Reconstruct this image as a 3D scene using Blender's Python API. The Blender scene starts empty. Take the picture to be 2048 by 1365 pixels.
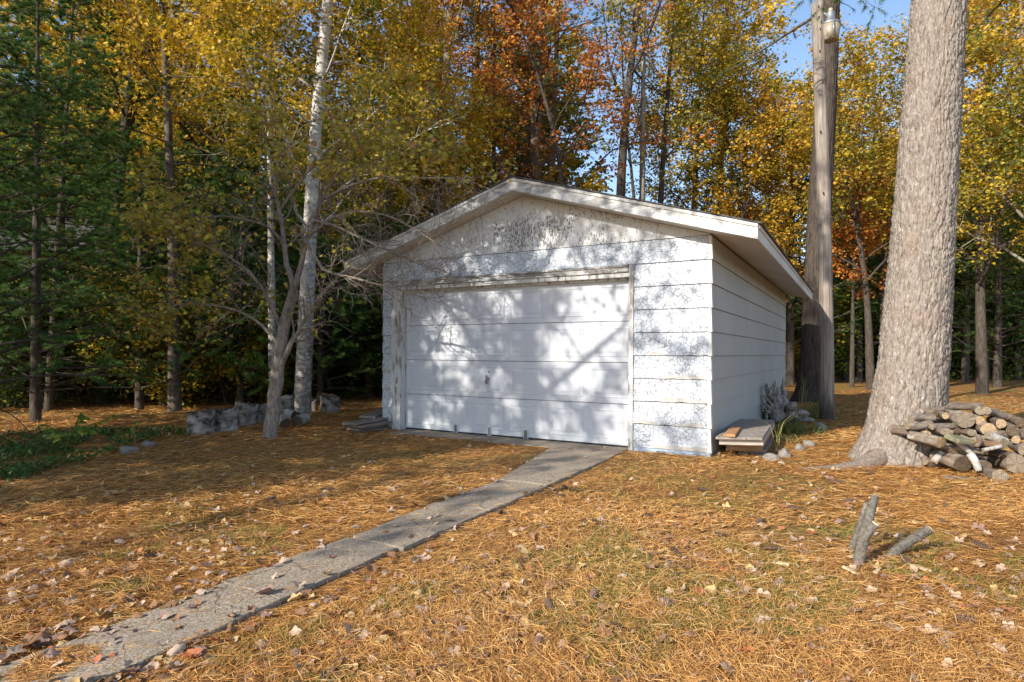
import bpy, math, random
import numpy as np
from mathutils import Vector, Matrix

rng = np.random.default_rng(11)
random.seed(11)
sc = bpy.context.scene
col = sc.collection

# ------------------------------------------------------------------ camera, sky, sun, exposure
FPX, CXP, HYP, HC, ROLL = 1216.0, 1024.0, 706.0, 1.2, 0.0057
cd = bpy.data.cameras.new('camera')
cam = bpy.data.objects.new('camera', cd)
col.objects.link(cam)
cam.location = (0, 0, HC)
cam.rotation_euler = (math.radians(90), -ROLL, 0)
cd.sensor_width = 36.0
cd.lens = 36.0 * FPX / 2048.0
cd.shift_y = (HYP - 682.5) / 2048.0
cd.clip_start = 0.05
cd.clip_end = 3000
sc.camera = cam

SUN_EL = math.radians(28.0)
TO_SUN = Vector((-0.735 * math.cos(SUN_EL), -0.678 * math.cos(SUN_EL), math.sin(SUN_EL)))
world = bpy.data.worlds.new('World')
sc.world = world
world.use_nodes = True
wn = world.node_tree
wn.nodes.clear()
w_out = wn.nodes.new('ShaderNodeOutputWorld')
w_bg = wn.nodes.new('ShaderNodeBackground')
w_sky = wn.nodes.new('ShaderNodeTexSky')
w_sky.sky_type = 'NISHITA'
w_sky.sun_disc = False
w_sky.sun_elevation = SUN_EL
w_sky.sun_rotation = math.atan2(TO_SUN.x, TO_SUN.y)
w_sky.altitude = 200
w_sky.air_density = 1.0
w_sky.dust_density = 0.6
w_sky.ozone_density = 1.5
w_bg.inputs['Strength'].default_value = 0.15
wn.links.new(w_sky.outputs[0], w_bg.inputs[0])
wn.links.new(w_bg.outputs[0], w_out.inputs[0])

sl = bpy.data.lights.new('sun', 'SUN')
sl.energy = 4.1
sl.angle = math.radians(0.55)
sl.color = (1.0, 0.93, 0.82)
so = bpy.data.objects.new('sun', sl)
col.objects.link(so)
so.rotation_euler = TO_SUN.to_track_quat('Z', 'Y').to_euler()
so.location = (-20, -20, 30)

vs = sc.view_settings
vs.view_transform = 'Standard'
vs.look = 'None'
vs.gamma = 1.0
vs.use_curve_mapping = False
vs.exposure = 0.76

# ------------------------------------------------------------------ helpers
def P(px, py, Z):
    """point that the photograph shows at (px, py), Z metres away"""
    dx, dy = px - CXP, py - HYP
    return Vector(((dx + ROLL * dy) * Z / FPX, Z, HC - (dy - ROLL * dx) * Z / FPX))

def G(px, py, z=0.0):
    dx, dy = px - CXP, py - HYP
    Z = FPX * (HC - z) / (dy - ROLL * dx)
    return Vector(((dx + ROLL * dy) * Z / FPX, Z, z))

def unit(a):
    return a / np.maximum(np.linalg.norm(a, axis=-1, keepdims=True), 1e-9)

class MB:
    def __init__(self):
        self.V, self.F, self.M, self.A, self.n = [], [], [], [], 0

    def add(self, V, F, mat=0, a=None):
        V = np.asarray(V, dtype=np.float64).reshape(-1, 3)
        F = np.asarray(F, dtype=np.int64)
        self.V.append(V)
        self.F.append(F + self.n)
        self.n += len(V)
        self.M.append(np.full(len(F), mat, dtype=np.int32))
        if a is None:
            a = np.full(len(F), 0.5)
        self.A.append(np.broadcast_to(np.asarray(a, dtype=np.float64), (len(F),)))
        return self

    def box(self, x0, x1, y0, y1, z0, z1, mat=0, a=None):
        V = [(x, y, z) for z in (z0, z1) for y in (y0, y1) for x in (x0, x1)]
        return self.add(V, [(0, 2, 3, 1), (4, 5, 7, 6), (0, 1, 5, 4), (2, 6, 7, 3), (0, 4, 6, 2), (1, 3, 7, 5)], mat, a)

    def hexa(self, lo, hi, mat=0, a=None):
        """eight corners: four below, four above, same order (counter-clockwise from above)"""
        V = list(lo) + list(hi)
        return self.add(V, [(3, 2, 1, 0), (4, 5, 6, 7), (0, 1, 5, 4), (1, 2, 6, 5), (2, 3, 7, 6), (3, 0, 4, 7)], mat, a)

    def prism(self, prof, axis, c0, c1, mat=0):
        """profile of (u, w) pairs extruded along axis 'x' (u=y) or 'y' (u=x)"""
        n = len(prof)
        def mk(u, w, c):
            return (c, u, w) if axis == 'x' else (u, c, w)
        V = [mk(u, w, c0) for u, w in prof] + [mk(u, w, c1) for u, w in prof]
        for i in range(n):
            pass
        self.add(V, [(i, (i + 1) % n, n + (i + 1) % n, n + i) for i in range(n)], mat)
        if n == 4:
            self.add(V, [(3, 2, 1, 0), (4, 5, 6, 7)], mat)
        elif n == 3:
            self.add(V, [(2, 1, 0), (3, 4, 5)], mat)
        else:
            self.add(V, [(0, i + 1, i) for i in range(1, n - 1)] + [(n, n + i, n + i + 1) for i in range(1, n - 1)], mat)
        return self

    def tubes(self, Pt, R, S=6, mat=0, cap=False, a=None, rough=0.0):
        Pt = np.asarray(Pt, dtype=np.float64)
        R = np.asarray(R, dtype=np.float64)
        if Pt.ndim == 2:
            Pt, R = Pt[None], R[None]
        B, N, _ = Pt.shape
        T = unit(np.gradient(Pt, axis=1))
        avg = unit(Pt[:, -1] - Pt[:, 0])
        ref = np.where(np.abs(avg[:, 2:3]) > 0.8, np.array([[1.0, 0.13, 0]]), np.array([[0.07, 0.1, 1.0]]))
        U = unit(np.cross(T, ref[:, None, :]))
        W = np.cross(T, U)
        ang = np.linspace(0, 2 * np.pi, S, endpoint=False)
        rr = R[:, :, None] * np.ones(S)
        if rough:
            rr = rr * (1 + rough * rng.standard_normal(rr.shape))
        V = Pt[:, :, None, :] + rr[..., None] * (np.cos(ang)[None, None, :, None] * U[:, :, None, :] + np.sin(ang)[None, None, :, None] * W[:, :, None, :])
        b = np.arange(B)[:, None, None] * N * S
        i = np.arange(N - 1)[None, :, None] * S
        s = np.arange(S)[None, None, :]
        s2 = (s + 1) % S
        F = np.stack([b + i + s, b + i + s2, b + i + S + s2, b + i + S + s], axis=-1).reshape(-1, 4)
        aa = None
        if a is not None:
            aa = np.repeat(np.asarray(a), (N - 1) * S)
        n0 = self.n
        self.add(V.reshape(-1, 3), F, mat, aa)
        if cap:
            for bb in range(B):
                base = n0 + bb * N * S
                self.F.append(np.array([[base + k for k in range(S)][::-1]]))
                self.F.append(np.array([[base + (N - 1) * S + k for k in range(S)]]))
                for _ in range(2):
                    self.M.append(np.array([mat], dtype=np.int32))
                    self.A.append(np.array([0.5]))
        return self

    def mesh(self, name, mats, smooth=False):
        me = bpy.data.meshes.new(name)
        V = np.concatenate(self.V) if self.V else np.zeros((0, 3))
        loops = np.concatenate([f.ravel() for f in self.F])
        sizes = np.concatenate([np.full(len(f), f.shape[1]) for f in self.F])
        starts = np.concatenate([[0], np.cumsum(sizes)[:-1]])
        me.vertices.add(len(V))
        me.vertices.foreach_set('co', V.astype(np.float32).ravel())
        me.loops.add(len(loops))
        me.loops.foreach_set('vertex_index', loops.astype(np.int32))
        me.polygons.add(len(sizes))
        me.polygons.foreach_set('loop_start', starts.astype(np.int32))
        me.polygons.foreach_set('material_index', np.concatenate(self.M))
        me.polygons.foreach_set('use_smooth', np.full(len(sizes), smooth, dtype=bool))
        at = me.attributes.new('v', 'FLOAT', 'FACE')
        at.data.foreach_set('value', np.concatenate(self.A).astype(np.float32))
        for m in (mats if isinstance(mats, (list, tuple)) else [mats]):
            me.materials.append(m)
        me.update(calc_edges=True)
        me.validate()
        return me

    def build(self, name, mats, parent=None, smooth=False):
        o = bpy.data.objects.new(name, self.mesh(name, mats, smooth))
        col.objects.link(o)
        if parent is not None:
            o.parent = parent
        return o

def bevel(o, w=0.006, seg=2):
    m = o.modifiers.new('bevel', 'BEVEL')
    m.width = w
    m.segments = seg
    m.limit_method = 'ANGLE'
    return o

def tag(o, label=None, cat=None, group=None, kind=None):
    if label: o['label'] = label
    if cat: o['category'] = cat
    if group: o['group'] = group
    if kind: o['kind'] = kind
    return o

def empty(name, loc=(0, 0, 0), rz=0.0):
    o = bpy.data.objects.new(name, None)
    o.empty_display_size = 0.1
    col.objects.link(o)
    o.location = loc
    o.rotation_euler = (0, 0, rz)
    return o

def copy_tree(o, parent=None):
    c = o.copy()
    col.objects.link(c)
    if parent is not None:
        c.parent = parent
    for ch in list(o.children):
        copy_tree(ch, c)
    return c

# ------------------------------------------------------------------ material helper
class NT:
    def __init__(self, name):
        self.m = bpy.data.materials.new(name)
        self.m.use_nodes = True
        self.t = self.m.node_tree
        self.t.nodes.clear()
        self.out = self.t.nodes.new('ShaderNodeOutputMaterial')
        self._co = None

    def n(self, kind, **kw):
        nd = self.t.nodes.new('ShaderNode' + kind)
        for k, v in kw.items():
            setattr(nd, k, v)
        return nd

    def L(self, a, b):
        self.t.links.new(a, b)

    def co(self, scale=(1, 1, 1), which='Object'):
        if self._co is None:
            self._co = self.n('TexCoord')
        mp = self.n('Mapping')
        mp.inputs['Scale'].default_value = scale
        self.L(self._co.outputs[which], mp.inputs[0])
        return mp.outputs[0]

    def noise(self, vec, scale, detail=4, rough=0.55, out='Fac', dist=0.0):
        nd = self.n('TexNoise')
        nd.inputs['Scale'].default_value = scale
        nd.inputs['Detail'].default_value = detail
        nd.inputs['Roughness'].default_value = rough
        nd.inputs['Distortion'].default_value = dist
        if vec is not None:
            self.L(vec, nd.inputs['Vector'])
        return nd.outputs[out]

    def voro(self, vec, scale, feature='F1', out='Distance', rand=1.0):
        nd = self.n('TexVoronoi', feature=feature)
        nd.inputs['Scale'].default_value = scale
        nd.inputs['Randomness'].default_value = rand
        if vec is not None:
            self.L(vec, nd.inputs['Vector'])
        return nd.outputs[out]

    def ramp(self, fac, stops, interp='LINEAR'):
        nd = self.n('ValToRGB')
        cr = nd.color_ramp
        cr.interpolation = interp
        while len(cr.elements) < len(stops):
            cr.elements.new(0.5)
        for e, (p, c) in zip(cr.elements, stops):
            e.position = p
            e.color = tuple(c) + (1,) if len(c) == 3 else c
        self.L(fac, nd.inputs[0])
        return nd.outputs[0]

    def step(self, fac, lo, hi):
        nd = self.n('MapRange')
        nd.interpolation_type = 'SMOOTHSTEP'
        nd.inputs['From Min'].default_value = lo
        nd.inputs['From Max'].default_value = hi
        self.L(fac, nd.inputs['Value'])
        return nd.outputs[0]

    def math(self, op, a, b=None):
        nd = self.n('Math', operation=op)
        for k, x in enumerate((a, b)):
            if x is None: continue
            if isinstance(x, (int, float)):
                nd.inputs[k].default_value = x
            else:
                self.L(x, nd.inputs[k])
        return nd.outputs[0]

    def mix(self, fac, a, b, mode='MIX'):
        nd = self.n('MixRGB', blend_type=mode)
        for k, x in zip((0, 1, 2), (fac, a, b)):
            if isinstance(x, (int, float)):
                nd.inputs[k].default_value = x
            elif isinstance(x, tuple):
                nd.inputs[k].default_value = x + (1,) if len(x) == 3 else x
            else:
                self.L(x, nd.inputs[k])
        return nd.outputs[0]

    def add(self, a, b):
        nd = self.n('VectorMath', operation='ADD')
        self.L(a, nd.inputs[0]); self.L(b, nd.inputs[1])
        return nd.outputs[0]

    def bump(self, h, strength=0.4, dist=0.01, normal=None):
        nd = self.n('Bump')
        nd.inputs['Strength'].default_value = strength
        nd.inputs['Distance'].default_value = dist
        self.L(h, nd.inputs['Height'])
        if normal is not None:
            self.L(normal, nd.inputs['Normal'])
        return nd.outputs[0]

    def finish(self, color, rough=0.8, normal=None, spec=0.3, metal=0.0, trans=0.0, trans_col=None):
        p = self.n('BsdfPrincipled')
        def put(sock, x):
            if isinstance(x, (int, float)):
                p.inputs[sock].default_value = x
            elif isinstance(x, tuple):
                p.inputs[sock].default_value = x + (1,) if len(x) == 3 else x
            else:
                self.L(x, p.inputs[sock])
        put('Base Color', color); put('Roughness', rough)
        p.inputs['Specular IOR Level'].default_value = spec
        put('Metallic', metal)
        if normal is not None:
            self.L(normal, p.inputs['Normal'])
        if trans > 0:
            tr = self.n('BsdfTranslucent')
            c = trans_col if trans_col is not None else color
            if isinstance(c, tuple):
                tr.inputs[0].default_value = c + (1,) if len(c) == 3 else c
            else:
                self.L(c, tr.inputs[0])
            mx = self.n('MixShader')
            mx.inputs[0].default_value = trans
            self.L(p.outputs[0], mx.inputs[1]); self.L(tr.outputs[0], mx.inputs[2])
            self.L(mx.outputs[0], self.out.inputs[0])
        else:
            self.L(p.outputs[0], self.out.inputs[0])
        return self.m

def plain(name, c, rough=0.7, spec=0.3, metal=0.0, var=0.25, scale=8.0):
    t = NT(name)
    n = t.noise(t.co(), scale)
    dark = tuple(x * (1 - var) for x in c); lite = tuple(min(1, x * (1 + var)) for x in c)
    cc = t.ramp(n, [(0.3, dark), (0.7, lite)])
    return t.finish(cc, rough, t.bump(t.noise(t.co(), scale * 6), 0.2, 0.003), spec, metal)

def leaf_mat(name, stops, trans=0.35, rough=0.55, boost=1.15):
    t = NT(name)
    at = t.n('Attribute', attribute_name='v')
    c = t.ramp(at.outputs['Fac'], stops)
    tc = t.mix(1.0, c, (boost, boost, boost * 0.75), 'MULTIPLY')
    return t.finish(c, rough, None, 0.3, 0.0, trans, tc)

def bark_mat(name, c0, c1, vs=(14, 14, 3), bump=0.6, extra=None, lichen=None, dist=0.02):
    t = NT(name)
    v = t.co(vs)
    n = t.noise(v, 1.0, 6, 0.65, dist=0.6)
    n2 = t.noise(t.co((2, 2, 1)), 1.0, 3)
    cc = t.ramp(n, [(0.3, c0), (0.68, c1)])
    if lichen:
        cc = t.mix(t.math('MULTIPLY', t.step(n2, 0.52, 0.68), 0.7), cc, lichen)
    if extra:
        cc = t.mix(t.step(t.noise(t.co((9, 9, 9)), 1.0, 5), 0.56, 0.7), cc, extra)
    return t.finish(cc, 0.9, t.bump(n, bump, dist), 0.15)

# paint on the garage: hairline crazing, flakes, grime
def paint_mat(name, base, crack=(0.0, 16), peel=(1.0, 1.1), peel_col=(0.2, 0.19, 0.18), peel_vs=(9, 9, 9), grime=0.12, region=None, under=None, bump=0.25, foot=None):
    t = NT(name)
    o = t.co()
    wob = t.noise(t.co((4, 4, 4)), 1.0, 3, out='Color')
    big = t.noise(t.co((1.3, 1.3, 1.3)), 1.0, 4)
    base_d = tuple(b * (1 - grime) for b in base)
    c = t.mix(t.step(big, 0.35, 0.7), base_d, base)
    # streaks running down
    st = t.noise(t.co((14, 14, 0.9)), 1.0, 4)
    c = t.mix(t.math('MULTIPLY', t.step(st, 0.56, 0.8), grime * 1.6), c, (0.42, 0.40, 0.36))
    h = big
    if crack[0] > 0:
        sc_v = t.mix(0.10, t.mix(0.03, o, t.noise(t.co((17, 17, 17)), 1.0, 3, out='Color'), 'ADD'), wob, 'ADD')
        e = t.voro(sc_v, crack[1], 'DISTANCE_TO_EDGE')
        e2 = t.voro(sc_v, crack[1] * 2.3, 'DISTANCE_TO_EDGE')
        area = t.step(t.noise(t.co((2.2, 2.2, 2.2)), 1.0, 3), 0.24, 0.44)
        k1 = t.math('SUBTRACT', 1.0, t.step(e, 0.008, 0.075))
        k2 = t.math('MULTIPLY', t.math('SUBTRACT', 1.0, t.step(e2, 0.004, 0.05)), t.step(t.noise(t.co((5, 5, 5)), 1.0, 2), 0.5, 0.62))
        k = t.math('MULTIPLY', t.math('MAXIMUM', k1, t.math('MULTIPLY', k2, 0.7)), area)
        c = t.mix(t.math('MULTIPLY', k, crack[0]), c, (0.19, 0.19, 0.2))
        h = t.math('SUBTRACT', h, k)
    pn = t.noise(t.co(peel_vs), 1.0, 6, 0.62, dist=0.4)
    pm = t.step(pn, peel[0], peel[1])
    if region is not None:
        # a worn patch round a centre on the wall
        cx, cy, cz, rx, rz = region
        sx = t.n('SeparateXYZ')
        t.L(t._co.outputs['Object'], sx.inputs[0])
        dx = t.math('DIVIDE', t.math('SUBTRACT', sx.outputs[0], cx), rx)
        dz = t.math('DIVIDE', t.math('SUBTRACT', sx.outputs[2], cz), rz)
        d = t.math('SQRT', t.math('ADD', t.math('MULTIPLY', dx, dx), t.math('MULTIPLY', dz, dz)))
        w = t.math('SUBTRACT', 1.0, t.step(d, 0.15, 1.25))
        w = t.math('MULTIPLY', w, t.math('ADD', 0.35, t.step(t.noise(t.co((2.3, 2.3, 3.0)), 1.0, 3), 0.38, 0.6)))
        pm = t.step(t.math('ADD', pn, t.math('MULTIPLY', w, 0.115)), peel[0], peel[1])
    if foot is not None:
        # paint lost along the feet of the lower boards
        z0_, ch_, top_ = foot
        sx = t.n('SeparateXYZ')
        t.L(t._co.outputs['Object'], sx.inputs[0])
        f = t.math('FRACT', t.math('DIVIDE', t.math('SUBTRACT', sx.outputs[2], z0_), ch_))
        w = t.math('MULTIPLY', t.math('SUBTRACT', 1.0, t.step(f, 0.03, 0.34)), t.math('SUBTRACT', 1.0, t.step(sx.outputs[2], top_ * 0.6, top_)))
        pm = t.math('MAXIMUM', pm, t.step(t.math('ADD', t.noise(t.co((2.6, 2.6, 5)), 1.0, 6, 0.68), t.math('MULTIPLY', w, 0.20)), 0.665, 0.705))
    if under is not None:
        pc = t.mix(t.noise(t.co((30, 30, 30)), 1.0, 3), peel_col, under)
    else:
        pc = peel_col
    c = t.mix(pm, c, pc)
    h = t.math('SUBTRACT', h, pm)
    return t.finish(c, 0.6, t.bump(h, bump, 0.004), 0.3)
# ------------------------------------------------------------------ materials of the setting
def m_ground():
    t = NT('needle_litter_ground')
    f = t.noise(t.co((38, 38, 38)), 1.0, 8, 0.7, dist=1.2)
    g = t.noise(t.co((0.55, 0.55, 0.55)), 1.0, 4)
    c = t.ramp(f, [(0.28, (0.11, 0.055, 0.022)), (0.5, (0.33, 0.16, 0.052)), (0.72, (0.60, 0.33, 0.12))])
    k = t.ramp(t.noise(t.co((60, 60, 60)), 1.0, 6, 0.7), [(0.3, (0.08, 0.10, 0.025)), (0.7, (0.30, 0.26, 0.085))])
    c = t.mix(t.math('MULTIPLY', t.step(g, 0.48, 0.64), 0.65), c, k)
    # worn sandy spots
    s = t.step(t.noise(t.co((0.9, 0.9, 0.9)), 1.0, 5, 0.6), 0.63, 0.74)
    c = t.mix(t.math('MULTIPLY', s, 0.5), c, (0.36, 0.27, 0.19))
    return t.finish(c, 0.95, t.bump(f, 0.9, 0.03), 0.1)
M_GROUND = m_ground()

def m_concrete():
    t = NT('exposed_aggregate_concrete')
    v = t.voro(t.co((160, 160, 160)), 1.0, 'F1', 'Color')
    bw = t.n('RGBToBW'); t.L(v, bw.inputs[0])
    a = t.ramp(bw.outputs[0], [(0.2, (0.19, 0.14, 0.095)), (0.55, (0.36, 0.285, 0.205)), (0.9, (0.56, 0.47, 0.365))])
    n = t.noise(t.co((3, 3, 3)), 1.0, 5)
    c = t.mix(t.step(n, 0.35, 0.7), a, t.mix(0.5, a, (0.27, 0.235, 0.19)))
    c = t.mix(t.math('MULTIPLY', t.step(t.noise(t.co((9, 9, 9)), 1.0, 5, 0.7), 0.58, 0.75), 0.5), c, (0.34, 0.19, 0.08))
    wv = t.mix(0.25, t._co.outputs['Object'], t.noise(t.co((3, 3, 3)), 1.0, 4, out='Color'), 'ADD')
    e = t.voro(wv, 0.85, 'DISTANCE_TO_EDGE')
    c = t.mix(t.math('MULTIPLY', t.math('SUBTRACT', 1.0, t.step(e, 0.0015, 0.005)), 0.55), c, (0.06, 0.045, 0.03))
    c = t.mix(t.math('MULTIPLY', t.step(t.noise(t.co((1.6, 1.6, 1.6)), 1.0, 5, 0.6), 0.5, 0.7), 0.4), c, (0.15, 0.12, 0.095))
    return t.finish(c, 0.9, t.bump(bw.outputs[0], 0.5, 0.006), 0.2)
M_CONC = m_concrete()

# ------------------------------------------------------------------ ground, water
def gh(x, y):
    """gentle height of the ground; flat near the garage and the walk"""
    x = np.asarray(x, float); y = np.asarray(y, float)
    far = np.clip((np.hypot(x, y) - 26) / 40, 0, 1)
    left = np.clip((-3.6 - x) / 3.0, 0, 1) * np.clip((y - 3.0) / 3.0, 0, 1)
    return far * 0.25 * np.sin(x * 0.13 + 1) * np.cos(y * 0.09) - 0.05 * left * (1 - far)

def make_ground():
    m = MB()
    xs = np.concatenate([[-700, -350, -180, -100], np.arange(-70, 71, 1.0), [100, 180, 350, 700]])
    ys = np.concatenate([[-300, -150, -80, -40], np.arange(-24, 84, 1.0), [120, 200, 400, 900]])
    X, Y = np.meshgrid(xs, ys)
    Zg = gh(X, Y)
    V = np.stack([X, Y, Zg], -1).reshape(-1, 3)
    nx, ny = len(xs), len(ys)
    i = np.arange(ny - 1)[:, None] * nx + np.arange(nx - 1)[None, :]
    F = np.stack([i, i + 1, i + 1 + nx, i + nx], -1).reshape(-1, 4)
    m.add(V, F)
    return tag(m.build('ground', M_GROUND, None, True), kind='structure')
make_ground()

def m_water():
    t = NT('lake_water')
    return t.finish((0.12, 0.2, 0.28), 0.12, t.bump(t.noise(t.co((1.2, 3, 1)), 1.0, 3), 0.15, 0.05), 0.5)
lk = MB()
lk.add([(14, 78, 0.32), (600, 78, 0.32), (600, 800, 0.32), (-300, 800, 0.32), (-100, 130, 0.32)], [(0, 1, 2, 3, 4)])
tag(lk.build('lake', m_water()), kind='structure')

# ------------------------------------------------------------------ the garage frame of reference
GA = math.atan2(-0.497, 0.867)
GO = Vector((-2.018, 9.535, 0.0))
garage = empty('garage', GO, GA)
tag(garage, 'weathered white garage with a gabled roof and one wide overhead door', 'garage')
GM = Matrix.Translation(GO) @ Matrix.Rotation(GA, 4, 'Z')
GMI = GM.inverted()
W, D = 4.98, 7.88
XP = W / 2

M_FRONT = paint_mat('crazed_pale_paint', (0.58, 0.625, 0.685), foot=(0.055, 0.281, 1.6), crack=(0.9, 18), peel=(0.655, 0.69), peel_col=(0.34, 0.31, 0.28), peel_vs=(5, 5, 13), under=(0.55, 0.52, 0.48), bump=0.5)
M_SIDE = paint_mat('shade_darkened_side_paint', (0.405, 0.405, 0.40), crack=(0.0, 10), peel=(0.74, 0.78), grime=0.1)  # darker than the front: the side wall's shade is put into this colour
M_GABLE = paint_mat('flaking_gable_paint', (0.64, 0.645, 0.65), crack=(0.0, 10), peel=(0.635, 0.66), peel_col=(0.13, 0.12, 0.11), peel_vs=(62, 62, 24), region=(2.9, 0, 2.80, 1.9, 0.62), under=(0.30, 0.28, 0.26), bump=0.5)
M_TRIM = paint_mat('worn_trim_paint', (0.68, 0.67, 0.64), crack=(0.3, 20), peel=(0.49, 0.57), peel_col=(0.24, 0.23, 0.22), peel_vs=(2.2, 5, 9), under=(0.42, 0.41, 0.39), bump=0.3)
M_CASING = paint_mat('flaking_casing_paint', (0.64, 0.635, 0.62), crack=(0.3, 16), peel=(0.53, 0.58), peel_col=(0.20, 0.17, 0.14), peel_vs=(16, 16, 3.5), under=(0.42, 0.38, 0.34), bump=0.5)
M_HEADER = paint_mat('peeled_header_paint', (0.62, 0.61, 0.59), crack=(0.3, 16), peel=(0.44, 0.52), peel_col=(0.14, 0.13, 0.12), peel_vs=(3.5, 3.5, 17), under=(0.32, 0.30, 0.28), bump=0.6)
M_SOFFIT = paint_mat('soffit_paint', (0.62, 0.59, 0.54), crack=(0.0, 10), peel=(0.68, 0.74), grime=0.15, peel_col=(0.45, 0.42, 0.38))
M_EAVE = paint_mat('eave_paint', (0.66, 0.65, 0.62), crack=(0.0, 10), peel=(0.68, 0.74), peel_col=(0.42, 0.4, 0.37))
M_DOOR = paint_mat('door_paint', (0.60, 0.625, 0.67), crack=(0.0, 10), peel=(0.77, 0.8), grime=0.06, bump=0.08)
M_FOUND = plain('pale_blue_foundation_paint', (0.34, 0.44, 0.56), 0.8)
M_DARK = plain('dark_gap', (0.03, 0.03, 0.035), 0.8)
M_METAL = plain('grey_steel', (0.22, 0.22, 0.22), 0.45, 0.5, 0.7)
M_RUST = plain('rust_line', (0.22, 0.12, 0.06), 0.9)
M_INNER = plain('lap_shadow_backing', (0.05, 0.045, 0.04), 0.9)  # dark colour stands in for shadow under each lap board
def m_shingle():
    t = NT('asphalt_shingle')
    n = t.noise(t.co((60, 60, 60)), 1.0, 4)
    c = t.ramp(n, [(0.3, (0.05, 0.05, 0.05)), (0.7, (0.13, 0.12, 0.115))])
    return t.finish(c, 0.95, t.bump(n, 0.5, 0.004), 0.15)
M_SHINGLE = m_shingle()

ZT0, SL = 3.535, 0.30
def zt(x): return ZT0 - SL * abs(x - XP)
def zb(x): return zt(x) - 0.19
EX = 0.55
OY = -0.30
Z0, CH = 0.055, 0.281

# backing walls behind the boards, coloured dark to draw shadow lines in the lap gaps
sh = MB()
sh.box(0.0, 0.355, 0.003, 0.10, 0.0, 2.58)
sh.box(4.005, W, 0.003, 0.10, 0.0, 2.58)
sh.box(0.355, 4.005, 0.003, 0.10, 2.30, 2.58)
sh.box(W - 0.1, W - 0.003, 0.10, D, 0.0, 2.575)
sh.box(0.0, 0.1, 0.10, D, 0.0, 2.575)
sh.box(0.1, W - 0.1, D - 0.1, D, 0.0, 2.575)
for s in (0, 1):
    xs = [0.0, XP] if s == 0 else [XP, W]
    sh.prism([(xs[0], 2.58), (xs[1], 2.58), (xs[1], zb(xs[1])), (xs[0], zb(xs[0]))], 'y', D - 0.1, D - 0.002)
sh.build('wall_backing', M_INNER, garage)

# foundation strip
fb = MB()
fb.box(0.02, 0.355, -0.004, 0.1, -0.15, 0.06)
fb.box(4.005, W - 0.012, -0.004, 0.1, -0.15, 0.06)
fb.box(W - 0.1, W + 0.004, -0.002, D - 0.02, -0.15, 0.058)
fb.box(0.02, 0.1, 0.1, D - 0.02, -0.15, 0.058)
fb.build('foundation', M_FOUND, garage)

def lap_front(x0, x1, k, name='siding_board', mat=M_FRONT, jag=0.0):
    """one lap board on the front: thick at its foot"""
    z = Z0 + CH * k
    m = MB()
    n = max(2, int((x1 - x0) / 0.09))
    xs = np.linspace(x0, x1, n + 1)
    lift = np.zeros(n + 1)
    if jag:
        lift = np.abs(rng.normal(0, jag, n + 1)) * (rng.random(n + 1) < 0.5)
    prof = []
    V = []
    for x, l in zip(xs, lift):
        V += [(x, 0.001, z + l), (x, -0.021 - 0.3 * l, z + l), (x, -0.0035, z + CH - 0.0045), (x, 0.001, z + CH - 0.0045)]
    F = []
    for i in range(n):
        a, b = 4 * i, 4 * i + 4
        F += [(a + 1, b + 1, b + 2, a + 2), (a, b, b + 1, a + 1), (a + 2, b + 2, b + 3, a + 3)]
    F += [(0, 1, 2, 3), (4 * n + 3, 4 * n + 2, 4 * n + 1, 4 * n)]
    m.add(V, F)
    return m.build(name, mat, garage)

for k in range(8):
    lap_front(0.0, 0.185, k)
    lap_front(4.064, 4.955, k, jag=0.006 if k < 5 else 0.0)
lap_front(0.0, 4.036, 8)
lap_front(4.040, 4.955, 8)

# corner caps at the right front corner
for k in range(9):
    z = Z0 + CH * k
    m = MB()
    m.hexa([(4.957, 0.045, z - 0.004), (4.957, -0.0245, z - 0.004), (5.0045, -0.0245, z - 0.004), (5.0045, 0.045, z - 0.004)],
           [(4.957, 0.045, z + CH - 0.008), (4.957, -0.009, z + CH - 0.008), (4.989, -0.009, z + CH - 0.008), (4.989, 0.045, z + CH - 0.008)])
    m.build('corner_cap', M_EAVE, garage)

# right side boards, and the same on the left and rear
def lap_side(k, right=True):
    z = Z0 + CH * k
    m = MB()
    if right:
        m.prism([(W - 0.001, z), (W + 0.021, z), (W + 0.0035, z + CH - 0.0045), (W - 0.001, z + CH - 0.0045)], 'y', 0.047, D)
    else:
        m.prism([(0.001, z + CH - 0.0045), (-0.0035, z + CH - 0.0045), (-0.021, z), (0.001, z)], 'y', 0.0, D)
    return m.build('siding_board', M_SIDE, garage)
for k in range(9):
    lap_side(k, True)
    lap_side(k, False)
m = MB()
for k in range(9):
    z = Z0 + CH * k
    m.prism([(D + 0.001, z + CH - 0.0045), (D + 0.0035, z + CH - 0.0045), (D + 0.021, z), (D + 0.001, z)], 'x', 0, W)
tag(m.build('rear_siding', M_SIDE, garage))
m = MB()
m.box(W - 0.05, W + 0.024, D + 0.001, D + 0.03, 0.05, 2.58)
m.build('corner_board', M_EAVE, garage)

# gable: grooved vertical panels
gx = [0.0, 0.62, 1.24, 1.86, 2.49, 3.10, 3.72, 4.34, W]
for a, b in zip(gx[:-1], gx[1:]):
    m = MB()
    a2, b2 = a + 0.0015, b - 0.0015
    m.prism([(a2, 2.586), (b2, 2.586), (b2, zb(b2) - 0.004), (a2, zb(a2) - 0.004)], 'y', -0.012, 0.0)
    m.build('gable_panel', M_GABLE, garage)
m = MB()
m.box(0, W, 0.001, 0.02, 2.583, 2.60)
for xs in ([0.0, XP], [XP, W]):
    m.prism([(xs[0], 2.60), (xs[1], 2.60), (xs[1], zb(xs[1])), (xs[0], zb(xs[0]))], 'y', 0.001, 0.02)
m.build('gable_backing', M_DARK, garage)

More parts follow.
